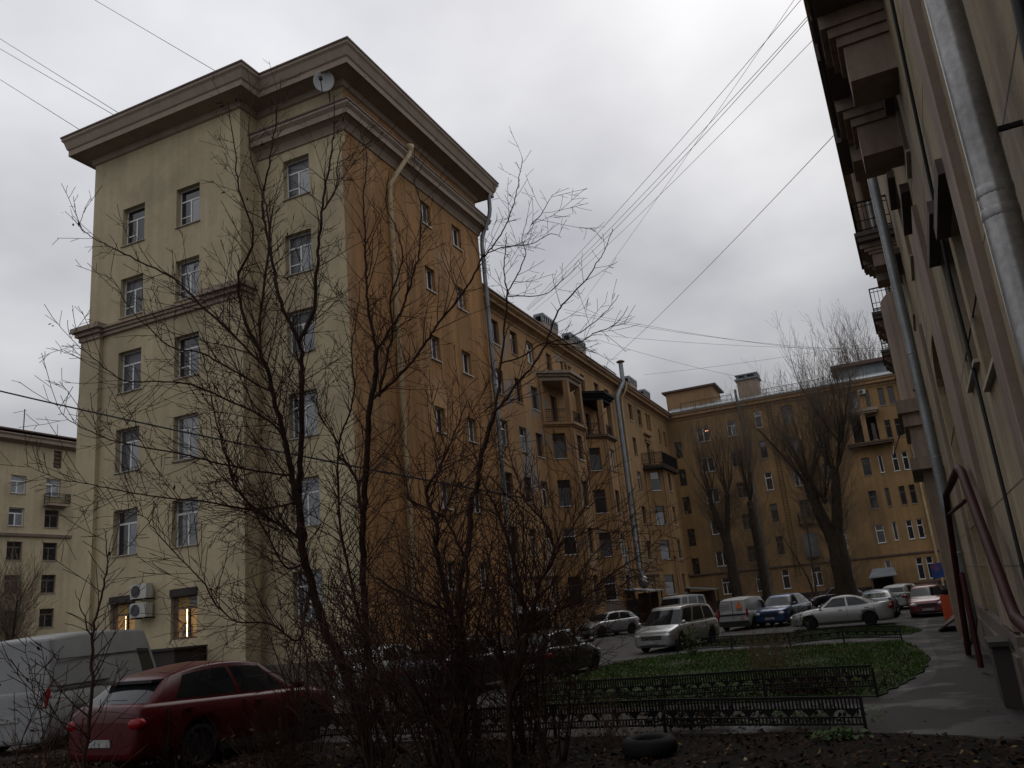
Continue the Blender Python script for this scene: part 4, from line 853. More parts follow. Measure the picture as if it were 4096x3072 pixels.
def van_decor(t, M4, L, W, H):
    put('roof_seam', MB().box(-L*.46, L*.2, -W/2*.975-.004, -W/2*.95, 1.98, 2.0).mesh('roof_seam', 'car_black_trim'), t, M4)
    for sgn in (1, -1): put('side_moulding', MB().box(-L*.2, L*.13, sgn*(W/2-.02), sgn*(W/2+.015), .86, .95).mesh('side_moulding', 'car_black_trim'), t, M4)
    put('door_rail', MB().box(-L*.46, -L*.1, -W/2-.012, -W/2+.02, 1.36, 1.40).mesh('door_rail', 'car_black_trim'), t, M4)
car('large white high-roof panel van parked nose to the right at the left edge', 'bigvan', 'paint_van', -21.1, 17.2, -20, group=PK, name='panel_van', cat='van', extra=van_decor, scale=1.06)
car('red crossover seen from behind among bare shrubs in front of the white van', 'suv', 'paint_red', -12.9, 13.6, 4, PK, pitch=1.5, spoiler=True, scale=1.1, Lk=1.06)
car('dark blue estate with roof rails standing just behind the red crossover', 'suv', 'paint_navy', -12.4, 23.2, 2, PK, H=1.6, roofrail=True, spoiler=True)
car('white hatchback half hidden by trunks left of the dark blue estate', 'hatch', 'paint_white', -16.6, 25.6, 2, PK)
car('black hatchback with red tail lights parked at the tip of the lawn', 'hatch', 'paint_black', -10.75, 26.7, 4, PK)
car('small silver hatchback with nose toward the camera close to the wing', 'hatch', 'paint_grey', -17.4, 52.6, 212, PK)
car('silver people carrier facing the camera behind the lawn', 'mpv', 'paint_silver', -9.0, 36.5, 193, PK)
def largus(t, M4, L, W, H):
    x = -L/2-.004
    def flat(poly, mat, y, z):
        mb = MB(); mb.prism(poly, 0, .006); put('decal', mb.mesh('decal', mat), t, M4 @ Matrix.Translation((x-.02, y, z)) @ Matrix(((0, 0, -1, 0), (-1, 0, 0, 0), (0, 1, 0, 0), (0, 0, 0, 1))))
    flat([(-.20, .0), (.20, .0), (.14, .13), (-.14, .13)], 'decal_orange', -.40, 1.14); flat([(-.11, .17), (.11, .17), (0, .40)], 'decal_orange', -.40, 1.14)
    for k in range(3): flat([(-.3, 0), (.25, 0), (.25, .025), (-.3, .025)], 'decal_dark', .38, 1.34-k*.1)
    [flat([(-.14+k*.07, 0), (-.09+k*.07, 0), (-.09+k*.07, .07), (-.14+k*.07, .07)], 'decal_dark', -.40, 1.02) for k in range(4)]
    for k in range(4):
        for c_ in (0, 1): put('decal', MB().box(-.55+c_*.5+.05*(k % 2), -.25+c_*.5-.06*(k % 2), -W/2*.955-.006, -W/2*.955+.03, 1.40-k*.09, 1.42-k*.09).mesh('decal', 'decal_dark'), t, M4)
    for a, b in (((-.1, 0), (.1, 0)), ((.1, 0), (0, .17)), ((0, .17), (-.1, 0))):
        mb = MB().bar((a[0], a[1], 0), (b[0], b[1], 0), .022); put('decal', mb.mesh('decal', 'decal_red'), t, M4 @ Matrix.Translation((x-.015, -.5, .55)) @ Matrix(((0, 0, -1, 0), (-1, 0, 0, 0), (0, 1, 0, 0), (0, 0, 0, 1))))
    put('door_strip', MB().box(x-.03, x+.05, -.72, .72, .78, .86).mesh('door_strip', 'car_black_trim'), t, M4)
    put('door_seam', MB().box(x-.012, x+.03, -.008, .008, .45, 1.5).mesh('door_seam', 'car_black_trim'), t, M4)
    put('rear_bumper', MB().box(-L/2-.05, -L/2+.25, -W*.47, W*.47, .25, .5).mesh('rear_bumper', 'car_black_trim'), t, M4)
    for sgn in (1, -1): put('side_moulding', MB().box(-L*.3, L*.3, sgn*(W/2-.02), sgn*(W/2+.015), .5, .62).mesh('side_moulding', 'car_black_trim'), t, M4)
car('white delivery van with orange cone emblem on its rear doors', 'van', 'paint_white', -7.95, 48.9, 12, PK, name='delivery_van', cat='van', plates=False, extra=largus)
car('bright blue crossover facing the camera between van and silver saloon', 'suv', 'paint_blue', -6.1, 49.6, 194, PK)
car('silver saloon parked broadside with its nose to the left', 'sedan', 'paint_silver', -2.75, 43.0, 270, PK)
car('grey-blue saloon seen from behind past the silver saloon tail', 'sedan', 'paint_teal', -1.2, 49.8, 3, PK)
car('white estate further back between the grey-blue and maroon cars', 'hatch', 'paint_white', .1, 58.5, 20, PK)
car('maroon hatchback facing the camera beside the right wall', 'hatch', 'paint_maroon', 1.15, 47.9, 184, PK)
car('white minibus facing the camera before the corner porch', 'minibus', 'paint_white', -15.0, 63.0, 196, PK, name='minibus', cat='van')
car('dark car behind the silver saloon bonnet by the far wall', 'hatch', 'paint_darkblue', -5.0, 74, 250, PK)
# ------------------------------------------------------------------ low garden fences
def fence(lab, pts, zt=.62, sag=.0, seed=1):
    rr = random.Random(seed); a = Vector((*pts[0], 0)); t = thing('low_fence', lab, 'fence', tuple(a), group='low iron fences round the beds')
    nodes = []
    for p, q in zip(pts[:-1], pts[1:]):
        p = Vector((*p, 0)); q = Vector((*q, 0)); n = max(1, round((q-p).length/2.1))
        nodes += [p.lerp(q, i/n) for i in range(n)]
    nodes.append(Vector((*pts[-1], 0))); hs = [rr.uniform(-.07, .06) for _ in nodes]
    for P, h in zip(nodes, hs): part('post', MB().box(P.x-.025, P.x+.025, P.y-.025, P.y+.025, -.05, zt+h*.5-.02), 'iron', t)
    orn = MB()
    for i in range(len(nodes)-1):
        A, B = nodes[i], nodes[i+1]; ha, hb = hs[i], hs[i+1]
        for z, w in ((zt, .04), (zt-.17, .022), (.27, .022), (.17, .03)): part('rail', MB().bar((A.x, A.y, z+ha), (B.x, B.y, z+hb), w), 'iron', t)
        Lg = (B-A).length; n = int(Lg/.055); d = (B-A).normalized()
        for k in range(1, n):
            f = k/n; P = A.lerp(B, f); h = ha+(hb-ha)*f
            orn.bar((P.x, P.y, zt-.17+h), (P.x, P.y, zt+h), .026); orn.bar((P.x, P.y, .17+h), (P.x, P.y, .27+h), .02)
        m = max(2, int(Lg/.3))
        for k in range(m):
            P = A.lerp(B, (k+.5)/m); h = ha+(hb-ha)*(k+.5)/m; e = d*.12
            for s in (-.008, .008):
                nrm = Vector((-d.y, d.x, 0))*s
                b = len(orn.v); orn.v += [tuple(P-e+nrm+Vector((0, 0, zt-.17+h))), tuple(P+e+nrm+Vector((0, 0, zt-.17+h))), tuple(P+e*.55+nrm+Vector((0, 0, .34+h))), tuple(P+nrm+Vector((0, 0, .27+h))), tuple(P-e*.55+nrm+Vector((0, 0, .34+h)))]; orn.face((b, b+1, b+2, b+3, b+4))
    stuff(part('ornament_band', orn, 'iron', t)); return t
fence('nearest low iron fence with pointed pendants in front of the path', [(-12.2, 14.9), (-8, 14.55), (-4, 14.45), (-.88, 14.35)], .56, seed=3)
fence('middle low iron fence along the near edge of the lawn', [(-8.6, 18.55), (-5, 18.35), (-.8, 18.25)], .54, seed=5)
fence('far low iron fence across the back of the lawn', [(-8.2, 32.75), (-4, 32.5), (-.3, 32.15)], .54, seed=9)
# tyre used as a planter
tp = thing('tyre_planter', 'old car tyre lying as a planter on the leaf litter', 'tyre', (-3.8, 12.7, 0))
part('tyre', MB().lathe([(.24, .02), (.34, .0), (.40, .05), (.42, .13), (.40, .2), (.34, .25), (.26, .24), (.22, .20), (.24, .02)], 28, c=(-3.8, 12.75, .03)), 'rubber', tp)
part('soil_fill', MB().lathe([(.23, .12), (.0, .15)], 20, c=(-3.8, 12.75, .03)), 'soil', tp)

# ------------------------------------------------------------------ trees
def grow(mb, base, direc, length, r0, lvl, rr, n=4, up=.25, wig=.22, dens=1.0, minr=.0028, spread=(.5, 1.0)):
    """one curved shoot with side twigs"""
    seg = max(3, int(length/.22)); p = Vector(base); d = Vector(direc).normalized(); pts = [p.copy()]; dirs = [d.copy()]
    for i in range(seg):
        d = (d+Vector((rr.gauss(0, wig), rr.gauss(0, wig), rr.gauss(0, wig)))*.35+Vector((0, 0, up*.12))).normalized(); p = p+d*(length/seg); pts.append(p.copy()); dirs.append(d.copy())
    mb.tube(pts, [max(minr, r0*(1-.8*i/seg)) for i in range(seg+1)], n if lvl < 2 else 3, cap=False)
    if lvl >= 3: return
    k = int(length*(3.2 if lvl == 1 else 3.6)*dens)
    for _ in range(k):
        f = rr.uniform(.15, 1.); i = min(seg-1, int(f*seg)); b = pts[i].lerp(pts[i+1], f*seg-i); ax = dirs[i].orthogonal(); ax.rotate(Matrix.Rotation(rr.uniform(0, 2*PI), 3, dirs[i]))
        nd = (dirs[i]+ax*rr.uniform(*spread)).normalized(); ln = length*rr.uniform(.22, .5)*(1.1-.55*f)
        if ln < .12: continue
        grow(mb, b, nd, ln, max(minr, r0*(1-.75*f)*.55), lvl+1, rr, 3, up, wig, dens, minr, spread)
def smooth_stem(st, k=4):
    P = [tuple(v) for v in st]; return catmull(P, k)
STEMS = {}
STEMS['A']=[[(-848,1291,14,99),(-877,1275,30,93),(-894,1264,111,88),(-910,1253,173,83),(-932,1241,228,78),(-948,1230,306,73),(-960,1221,383,68),(-960,1217,436,63),(-968,1211,492,57),(-977,1203,566,52)],[(-977,1203,566,49),(-981,1192,610,45),(-985,1180,654,41),(-987,1170,695,37),(-1004,1152,756,33),(-1014,1139,804,28),(-1018,1127,865,24),(-983,1132,948,20),(-1001,1114,1045,16),(-1000,1105,1108,12),(-1007,1092,1225,8)],[(-998,1183,700,31),(-1023,1191,770,27),(-1014,1213,988,24),(-1033,1223,1086,20),(-1064,1228,1172,16),(-1084,1237,1266,12),(-1085,1255,1367,7)],[(-970,1239,381,60),(-980,1245,464,57),(-983,1255,544,53),(-984,1266,670,50),(-989,1274,722,46),(-999,1281,782,41),(-1031,1278,849,37),(-1054,1279,925,33),(-1075,1281,1032,28),(-1090,1285,1112,23),(-1083,1299,1212,18),(-1074,1314,1336,13),(-1067,1328,1445,8)],[(-980,1256,771,42),(-956,1273,837,38),(-952,1281,917,33),(-947,1289,999,29),(-942,1297,1073,24),(-930,1308,1167,19),(-922,1318,1246,14),(-922,1325,1348,9)],[(-942,1294,1061,21),(-934,1334,1124,16),(-945,1365,1219,12),(-942,1403,1298,7)],[(-997,1227,573,23),(-1003,1191,605,21),(-1061,1132,650,18),(-1091,1085,670,16),(-1119,1039,672,13),(-1150,992,670,11),(-1169,950,702,8),(-1172,915,720,6),(-1156,888,728,4)],[(-1017,1219,668,22),(-1055,1166,702,19),(-1093,1114,738,16),(-1114,1069,740,13),(-1132,1024,772,10),(-1140,985,810,7),(-1139,949,851,4)],[(-1025,1215,713,25),(-1066,1179,777,23),(-1125,1137,853,21),(-1155,1106,899,19),(-1198,1069,931,16),(-1230,1037,954,14),(-1226,1021,953,11),(-1248,993,971,9),(-1251,974,984,7),(-1229,965,1012,5)],[(-987,1231,503,23),(-1018,1184,511,20),(-1062,1132,526,18),(-1103,1080,544,15),(-1148,1027,558,13),(-1167,985,567,11),(-1190,941,588,8),(-1187,909,601,6),(-1170,882,612,4)],[(-980,1234,452,21),(-1024,1169,442,18),(-1070,1103,457,16),(-1113,1038,466,13),(-1139,980,476,11),(-1148,930,483,8),(-1159,879,490,6),(-1165,830,507,4)],[(-970,1239,384,27),(-1019,1185,436,23),(-1037,1145,476,18),(-1036,1113,534,14),(-1035,1081,629,10),(-1026,1052,693,6)],[(-961,1243,313,22),(-955,1206,211,19),(-981,1156,242,16),(-1017,1102,256,13),(-1039,1054,327,11),(-1072,1001,396,9),(-1067,964,424,6),(-1083,919,433,4)],[(-968,1240,342,24),(-988,1209,338,20),(-1013,1177,415,16),(-1042,1143,496,13),(-1049,1118,580,9),(-1047,1097,664,6)]]
STEMS['B']=[[(-832,1341,-1,66),(-865,1327,31,64),(-885,1319,112,63),(-894,1315,194,61),(-896,1314,306,60),(-891,1316,407,59),(-888,1317,445,57),(-878,1321,535,55),(-869,1325,628,53),(-856,1331,691,51),(-853,1332,743,49)],[(-853,1332,743,33),(-854,1319,803,29),(-852,1308,866,25),(-844,1299,946,22),(-836,1290,968,18),(-831,1280,1050,14),(-813,1275,1131,10),(-817,1261,1179,7)],[(-853,1332,743,33),(-826,1355,796,30),(-812,1372,832,27),(-803,1386,876,24),(-785,1404,948,21),(-785,1415,985,17),(-782,1428,1082,14),(-796,1433,1145,11),(-796,1443,1229,7)],[(-862,1328,647,32),(-830,1350,680,31),(-804,1370,712,29),(-776,1390,754,27),(-754,1408,795,25),(-718,1431,845,24),(-688,1453,897,22),(-666,1470,948,20),(-666,1479,951,18),(-642,1497,988,16),(-623,1514,1026,14),(-607,1529,1081,12),(-595,1543,1133,10),(-586,1555,1199,7)],[(-663,1489,961,14),(-631,1519,978,12),(-585,1555,987,10),(-550,1586,1012,8),(-534,1610,1009,5)],[(-578,1547,1027,13),(-558,1572,1062,9),(-539,1596,1109,6)],[(-851,1333,649,29),(-825,1329,730,26),(-806,1321,769,23),(-798,1309,836,19),(-766,1307,908,16),(-764,1292,966,13),(-774,1273,1012,10),(-757,1264,1079,7)],[(-879,1354,39,30),(-905,1332,180,27),(-923,1313,316,25),(-932,1298,432,23),(-921,1292,560,20),(-897,1292,612,18),(-878,1289,670,15),(-875,1279,732,12),(-855,1277,807,9),(-844,1271,869,6)],[(-944,1326,569,16),(-959,1290,619,13),(-949,1264,657,10),(-942,1237,679,7),(-974,1193,660,5)],[(-891,1316,407,34),(-909,1324,501,32),(-947,1325,547,29)]]
STEMS['C']=[[(-770,1465,-55,67),(-764,1468,5,65),(-771,1465,131,63),(-780,1461,248,62),(-755,1472,351,60),(-744,1476,425,58),(-742,1477,437,55),(-727,1484,483,52),(-706,1493,562,50),(-685,1502,619,47)],[(-685,1502,619,30),(-664,1520,646,29),(-641,1540,683,27),(-617,1560,714,25),(-595,1579,752,23),(-578,1597,800,21),(-562,1614,844,19),(-539,1633,875,17),(-502,1659,919,14),(-481,1677,958,12),(-469,1693,980,10),(-443,1714,1046,8)],[(-685,1502,619,30),(-671,1514,694,27),(-660,1525,777,24),(-650,1535,853,21),(-649,1542,884,18),(-652,1547,931,14),(-648,1555,989,11),(-644,1563,1033,7)],[(-651,1549,883,16),(-632,1571,933,14),(-616,1591,982,11),(-624,1601,1031,8),(-613,1619,1084,6)],[(-652,1548,879,14),(-605,1594,882,11),(-581,1630,899,9),(-559,1664,935,6)],[(-667,1509,721,19),(-636,1550,737,17),(-599,1593,770,15),(-549,1641,787,13),(-508,1686,824,10),(-476,1727,866,8),(-461,1760,902,6)],[(-594,1595,769,16),(-536,1635,768,14),(-504,1664,791,12),(-470,1693,807,10),(-450,1717,833,8),(-438,1737,861,6)],[(-472,1701,810,9),(-451,1721,817,6),(-433,1740,830,4)]]
STEMS['D']=[[(-628,1189,-12,64),(-640,1188,13,59),(-644,1190,70,55),(-634,1198,161,50),(-652,1194,234,46),(-666,1193,309,41),(-668,1196,373,36),(-681,1194,427,30),(-663,1206,460,25),(-653,1214,486,19),(-635,1226,526,13),(-615,1238,580,7)],[(-639,1184,94,35),(-635,1180,186,31),(-611,1184,291,28),(-617,1175,329,24),(-636,1161,380,19),(-678,1137,409,15),(-681,1129,449,11),(-699,1115,499,7)],[(-645,1182,234,26),(-682,1149,253,21),(-716,1119,280,15),(-736,1094,304,10),(-755,1070,342,5)],[(-630,1155,-1,43),(-638,1141,56,38),(-663,1120,88,33),(-695,1095,104,28),(-695,1084,131,23),(-718,1064,152,17),(-743,1042,171,12),(-777,1017,230,7)],[(-657,1176,371,19),(-627,1206,433,16),(-626,1222,435,12),(-597,1251,482,9),(-571,1278,514,6)]]
STEMS['E']=[[(-573,1169,-8,55),(-560,1174,14,51),(-556,1176,91,47),(-528,1188,167,44),(-521,1191,196,40)],[(-521,1191,196,35),(-522,1183,247,31),(-529,1172,318,27),(-534,1162,355,23),(-543,1150,392,19),(-549,1140,416,15),(-556,1130,460,11),(-577,1113,491,6)],[(-521,1191,196,32),(-513,1200,204,29),(-506,1208,254,26),(-484,1223,290,23),(-481,1230,322,20),(-491,1231,353,17),(-520,1224,394,14),(-527,1227,428,10),(-540,1227,470,7)],[(-479,1209,290,16),(-453,1231,336,14),(-429,1252,376,11),(-420,1267,437,8),(-430,1273,484,5)],[(-521,1191,193,21),(-489,1219,215,18),(-446,1252,234,16),(-413,1281,264,13),(-380,1309,285,10),(-355,1334,303,7),(-333,1358,325,4)],[(-556,1176,91,22),(-561,1163,160,18),(-568,1149,206,13),(-535,1153,244,9),(-519,1148,305,5)],[(-484,1207,215,14),(-447,1239,272,11),(-417,1268,308,9),(-382,1299,343,7),(-360,1325,371,4)],[(-539,1183,134,15),(-509,1190,159,13),(-458,1205,206,10),(-420,1215,237,8),(-385,1223,243,6),(-341,1235,262,4)]]
STEMS['S']=[[(-1001,823,76,26),(-997,825,177,23),(-1000,824,237,19),(-993,827,278,16),(-985,830,319,12),(-983,831,355,8),(-990,828,388,5)],[(-1000,824,241,13),(-1014,818,280,8),(-1022,814,308,3)],[(-998,825,197,9),(-1010,805,180,6),(-1028,783,203,4),(-1027,769,243,2)],[(-999,824,138,8),(-986,846,174,5),(-992,860,213,2)],[(-1000,824,90,10),(-1022,793,153,7),(-1044,762,196,5),(-1055,735,238,2)],[(-992,762,89,9),(-996,753,148,7),(-1003,743,196,4),(-1007,734,252,2)],[(-1037,753,91,8),(-1017,751,149,6),(-982,755,194,4),(-966,751,231,2)]]

def stem_tree(lab, key, seed, dens, lenf=1., group=None, leaves=0, bark='bark', name='bare_tree', twr=.0046):
    rr = random.Random(seed); stems = STEMS[key]; first = stems[0][0]
    t = thing(name, lab, 'tree', (first[0]/100, first[1]/100, 0), group=group)
    trunk = MB(); crown = MB(); lf = MB()
    for si, s in enumerate(stems):
        s = [list(v) for v in s]
        if si == 0:
            k_ = (s[0][2]+8)/max(20, s[1][2]-s[0][2]); s = [[s[0][0]-(s[1][0]-s[0][0])*min(1, k_)*.6, s[0][1]-(s[1][1]-s[0][1])*min(1, k_)*.6, -8, s[0][3]*1.2], *s] if s[0][2] > 2 else s
            s[0][2] = min(s[0][2], -5)
        S_ = smooth_stem(s, 5); pts = [Vector((a/100, b/100, c/100)) for a, b, c, _ in S_]; rad = [max(.004, q/1000) for *_, q in S_]
        big = rad[0] > .035
        for i in range(1, len(pts)-1):
            pts[i] += Vector((rr.gauss(0, .012), rr.gauss(0, .012), 0))
        (trunk if big else crown).tube(pts, rad, 8 if big else 5)
        # side shoots
        tot = sum((pts[i+1]-pts[i]).length for i in range(len(pts)-1)); acc = 0.
        for i in range(len(pts)-1):
            sl_ = (pts[i+1]-pts[i]).length; z = pts[i].z; acc += sl_; f = acc/tot
            low = (.25 if rad[i] > .09 else (.55 if rad[i] > .05 else 1.)) if key not in 'DE' else (.8 if z > .8 else .3)
            if z < 1.2 and key not in ('S', 'D', 'E'): low *= .3
            nsh = sl_*dens*low*1.6*max(.55, 1.75-.13*z); nsh = int(nsh)+(1 if rr.random() < nsh-int(nsh) else 0)
            for _ in range(nsh):
                d = (pts[i+1]-pts[i]).normalized(); ax = d.orthogonal(); ax.rotate(Matrix.Rotation(rr.uniform(0, 2*PI), 3, d)); nd = (d*.9+ax*rr.uniform(.55, 1.15)+Vector((0, 0, .15))).normalized()
                ln = rr.uniform(.35, 1.5)*lenf*(1.15-.7*f) if si else rr.uniform(.5, 1.7)*lenf
                b = pts[i].lerp(pts[i+1], rr.random()); grow(crown, b, nd, ln, min(.011, rad[i]*.45), 1, rr, 4, .3, .24, 1.15, twr)
                if leaves and rr.random() < leaves:
                    e = b+nd*ln*rr.uniform(.5, .95)
                    for _ in range(rr.randint(1, 3)):
                        c = e+Vector((rr.gauss(0, .05), rr.gauss(0, .05), -rr.uniform(.02, .1))); a_ = Vector((rr.uniform(-1, 1), rr.uniform(-1, 1), rr.uniform(-.6, .2))).normalized()*rr.uniform(.035, .07); w_ = a_.cross(Vector((0, 0, 1))).normalized()*.02
                        lf.quad(tuple(c-a_), tuple(c+w_), tuple(c+a_), tuple(c-w_))
    part('trunk', trunk if trunk.f else MB().box(0, .01, 0, .01, 0, .01), bark, t)
    part('crown', crown, 'twig', t)
    if lf.f: stuff(part('dead_leaves', lf, 'leaf_brown', t))
    return t
stem_tree('tall bare tree leaning left before the cream front, thick dark trunk', 'A', 21, 7.0, 1.3, leaves=.12)
stem_tree('tall slender bare tree before the orange corner, forked high up', 'B', 22, 6.5, 1.2, leaves=.05)
stem_tree('bare tree with long limbs reaching right across the sky', 'C', 23, 3.6, .95, leaves=.02)
stem_tree('dense bare shrub tree with crooked black stem in the centre foreground', 'D', 24, 11, 1.1, leaves=.03)
stem_tree('dense bare shrub tree forking low, shoots stretching toward the people carrier', 'E', 25, 10, 1.1, leaves=.03)
stem_tree('thin bare sapling with a few dead leaves before the white van', 'S', 26, 4.0, .6, leaves=.25)
def bare_shrub(lab, x, y, n, h, spread, seed, r=.022, dens=.95):
    rr = random.Random(seed); t = thing('bare_shrub', lab, 'shrub', (x, y, 0), group='bare shrubs in the front bed'); st_ = MB(); tw = MB()
    for k in range(n):
        ph = rr.uniform(0, 2*PI); d = Vector((math.cos(ph)*rr.uniform(.05, spread), math.sin(ph)*rr.uniform(.05, spread), 1)).normalized(); ln = h*rr.uniform(.55, 1.); p = Vector((x+math.cos(ph)*.18, y+math.sin(ph)*.15, -.03)); pts = [p.copy()]; seg = 9; dd = d.copy()
        for i in range(seg):
            dd = (dd+Vector((rr.gauss(0, .09), rr.gauss(0, .09), .035))).normalized(); p = p+dd*ln/seg; pts.append(p.copy())
        r0 = r*rr.uniform(.55, 1.15); st_.tube(pts, [max(.005, r0*(1-.82*i/seg)) for i in range(seg+1)], 5, cap=False)
        for i in range(1, seg):
            for _ in range(rr.choice((1, 2, 2, 3))):
                ax = dd.orthogonal(); ax.rotate(Matrix.Rotation(rr.uniform(0, 2*PI), 3, dd)); nd = ((pts[i+1]-pts[i]).normalized()+ax*rr.uniform(.5, 1.1)).normalized(); grow(tw, pts[i].lerp(pts[i+1], rr.random()), nd, rr.uniform(.35, 1.25)*(1.1-.5*i/seg), .009, 1, rr, 4, .3, .22, dens, .0042)
    part('stems', st_, 'bark', t); part('twigs', tw, 'twig', t); return t
bare_shrub('many-stemmed bare shrub right of the leaning trunk', -8.1, 12.1, 11, 4.6, .5, 61)
bare_shrub('many-stemmed bare shrub filling the centre between the two shrub trees', -6.9, 12.0, 12, 4.4, .55, 62)
bare_shrub('tall loose bare shrub before the wing downpipe', -5.9, 12.9, 9, 4.8, .4, 63)
bare_shrub('low spreading bare shrub before the dark blue estate', -8.9, 13.3, 8, 3.0, .8, 64)
bare_shrub('low bare shrub at the foot of the forked shrub tree', -5.2, 12.4, 10, 2.6, .8, 65)
bare_shrub('upright bare shrub between the crooked and the forked shrub trees', -6.3, 11.6, 10, 3.8, .5, 68)
bare_shrub('reddish bare shrub crowding the foot of the leaning trunk', -8.6, 12.7, 9, 3.4, .7, 69, .016)
bare_shrub('reddish bare shrub in the middle of the thicket', -7.4, 12.6, 9, 3.8, .6, 70, .016)
bare_shrub('slim bare shrub left of the leaning trunk before the cream wall', -10.6, 13.6, 9, 4.4, .45, 66, .018)
# pollarded trees at the back of the court
def pollard(lab, x, y, trunk, heads, h, n, seed, sp=.5, r=.013):
    rr = random.Random(seed); t = thing('pollard_tree', lab, 'tree', (x, y, 0), group='pollarded trees at the back of the court'); tr = MB()
    for pts, r0, r1 in trunk:
        m = len(pts); tr.tube([(x+a, y+b, c) for a, b, c in catmull(pts, 4)], [lerp(r0, r1, i/(4*(m-1)))*(1+.07*math.sin(i*2.3)) for i in range(4*(m-1)+1)], 10)
    cr = MB(); limbs = []
    for a, b, c, rad in heads:
        tr.ellipsoid((x+a, y+b, c), (rad*.55, rad*.55, rad*.6), 9, 6)
        for k in range(7):
            ph = rr.uniform(0, 2*PI); tl = rr.uniform(.12, .75)*sp*1.6; d = Vector((math.cos(ph)*tl, math.sin(ph)*tl, 1)).normalized(); p = Vector((x+a, y+b, c-.1)); pts = [p.copy()]; ln = h*rr.uniform(.25, .5)
            for i in range(6): d = (d+Vector((rr.gauss(0, .08), rr.gauss(0, .08), .10))).normalized(); p = p+d*ln/6; pts.append(p.copy())
            tr.tube(pts, [max(r*1.2, rad*.16*(1-.75*i/6)) for i in range(7)], 6, cap=False); limbs.append(pts)
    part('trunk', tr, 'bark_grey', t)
    for k in range(n):
        pts = limbs[k % len(limbs)]; f = rr.uniform(.05, 1.)*6; i = min(5, int(f)); b0 = pts[i].lerp(pts[i+1], f-i); ph = rr.uniform(0, 2*PI)
        d = ((pts[i+1]-pts[i]).normalized()+Vector((math.cos(ph), math.sin(ph), 0))*rr.uniform(.1, .6)*sp*1.6).normalized(); ln = h*rr.uniform(.25, .62)
        grow(cr, b0, d, ln, r*rr.uniform(.6, 1.3), 1 if k % 2 else 2, rr, 3, .5, .14, .34, r*.4, (.25, .6))
    # fuzz of short shoots down the trunk
    for k in range(int(n*4.2)):
        pts, r0, r1 = trunk[rr.randrange(len(trunk))]; f = rr.uniform(.12, 1.); i = min(len(pts)-2, int(f*(len(pts)-1))); u = f*(len(pts)-1)-i
        P = Vector([lerp(pts[i][q], pts[i+1][q], u) for q in range(3)])+Vector((x, y, 0)); ph = rr.uniform(0, 2*PI); d = Vector((math.cos(ph), math.sin(ph), rr.uniform(.25, 1.0))).normalized(); grow(cr, P, d, rr.uniform(.8, 3.6), r*.5, 2, rr, 3, .6, .15, .45, r*.33, (.3, .7))
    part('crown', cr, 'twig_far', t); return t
pollard('broad pollarded tree with massive forked trunk before the far facade', -3.4, 62.5, [([(0, 0, 0), (0, 0, 1.5), (-.05, 0, 4.6)], .80, .6), ([(-.1, 0, 4.2), (-.75, .1, 6.6), (-1.2, .2, 8.8)], .46, .34), ([(0, 0, 4.2), (.4, 0, 6.8), (.75, 0, 9.2)], .42, .28), ([(-1.0, .2, 8.0), (-2.2, .2, 10.5), (-4.0, .3, 13.4)], .11, .04), ([(.7, 0, 8.8), (1.3, 0, 11), (1.7, .1, 13)], .14, .06)],
        [(-1.2, .2, 8.8, .6), (.75, 0, 9.3, .5), (-.3, 0, 7.5, .4), (1.5, .1, 11.5, .3)], 11.0, 320, 41, .62, .016)
pollard('left pollarded tree with upswept shoots before the far facade', -11.9, 68.5, [([(.2, 0, 0), (.1, 0, 3), (0, 0, 6.0)], .45, .36), ([(0, 0, 5.7), (-.5, 0, 7.5), (-.8, 0, 9.2)], .3, .2), ([(0, 0, 5.7), (.35, 0, 7.8), (.6, 0, 9.4)], .26, .16)], [(-.8, 0, 9.2, .42), (.6, 0, 9.4, .4)], 10, 150, 42, .5, .015)
pollard('thinner pollarded tree standing close to the left pollard', -9.9, 70.5, [([(.1, 0, 0), (.05, 0, 4), (0, 0, 8.6)], .34, .26)], [(0, 0, 8.7, .5)], 10, 110, 43, .42, .015)
pollard('bare tree behind the far roof, only its tip showing', 2.0, 112.0, [([(0, 0, 0), (.05, 0, 9), (.1, 0, 19)], .3, .2)], [(.1, 0, 19, .6)], 17.0, 110, 44, .6, .028)
pollard('small twin-stemmed tree against the far wall under its windows', -8.2, 88.0, [([(.4, 0, 0), (.1, 0, 2.5), (-1.5, 0, 6.5)], .12, .05), ([(.6, 0, 0), (.75, 0, 3), (.9, 0, 7)], .13, .05)], [(-1.5, 0, 6.5, .1), (.9, 0, 7, .1)], 4.0, 40, 45, .6, .016)
pollard('bushy bare street tree before the distant cream block', -58.5, 41.5, [([(0, 0, 0), (0, 0, 2.2), (-.3, .2, 3.6)], .22, .16), ([(0, 0, 2), (.8, -.4, 4), (1.6, -.8, 6)], .14, .06), ([(-.2, 0, 3), (-1.4, .3, 5), (-2.2, .4, 6.5)], .13, .06)], [(-.3, .2, 3.6, .15), (1.6, -.8, 6, .12), (-2.2, .4, 6.5, .12), (0, .5, 5, .1)], 5.2, 150, 46, 1.1, .016)

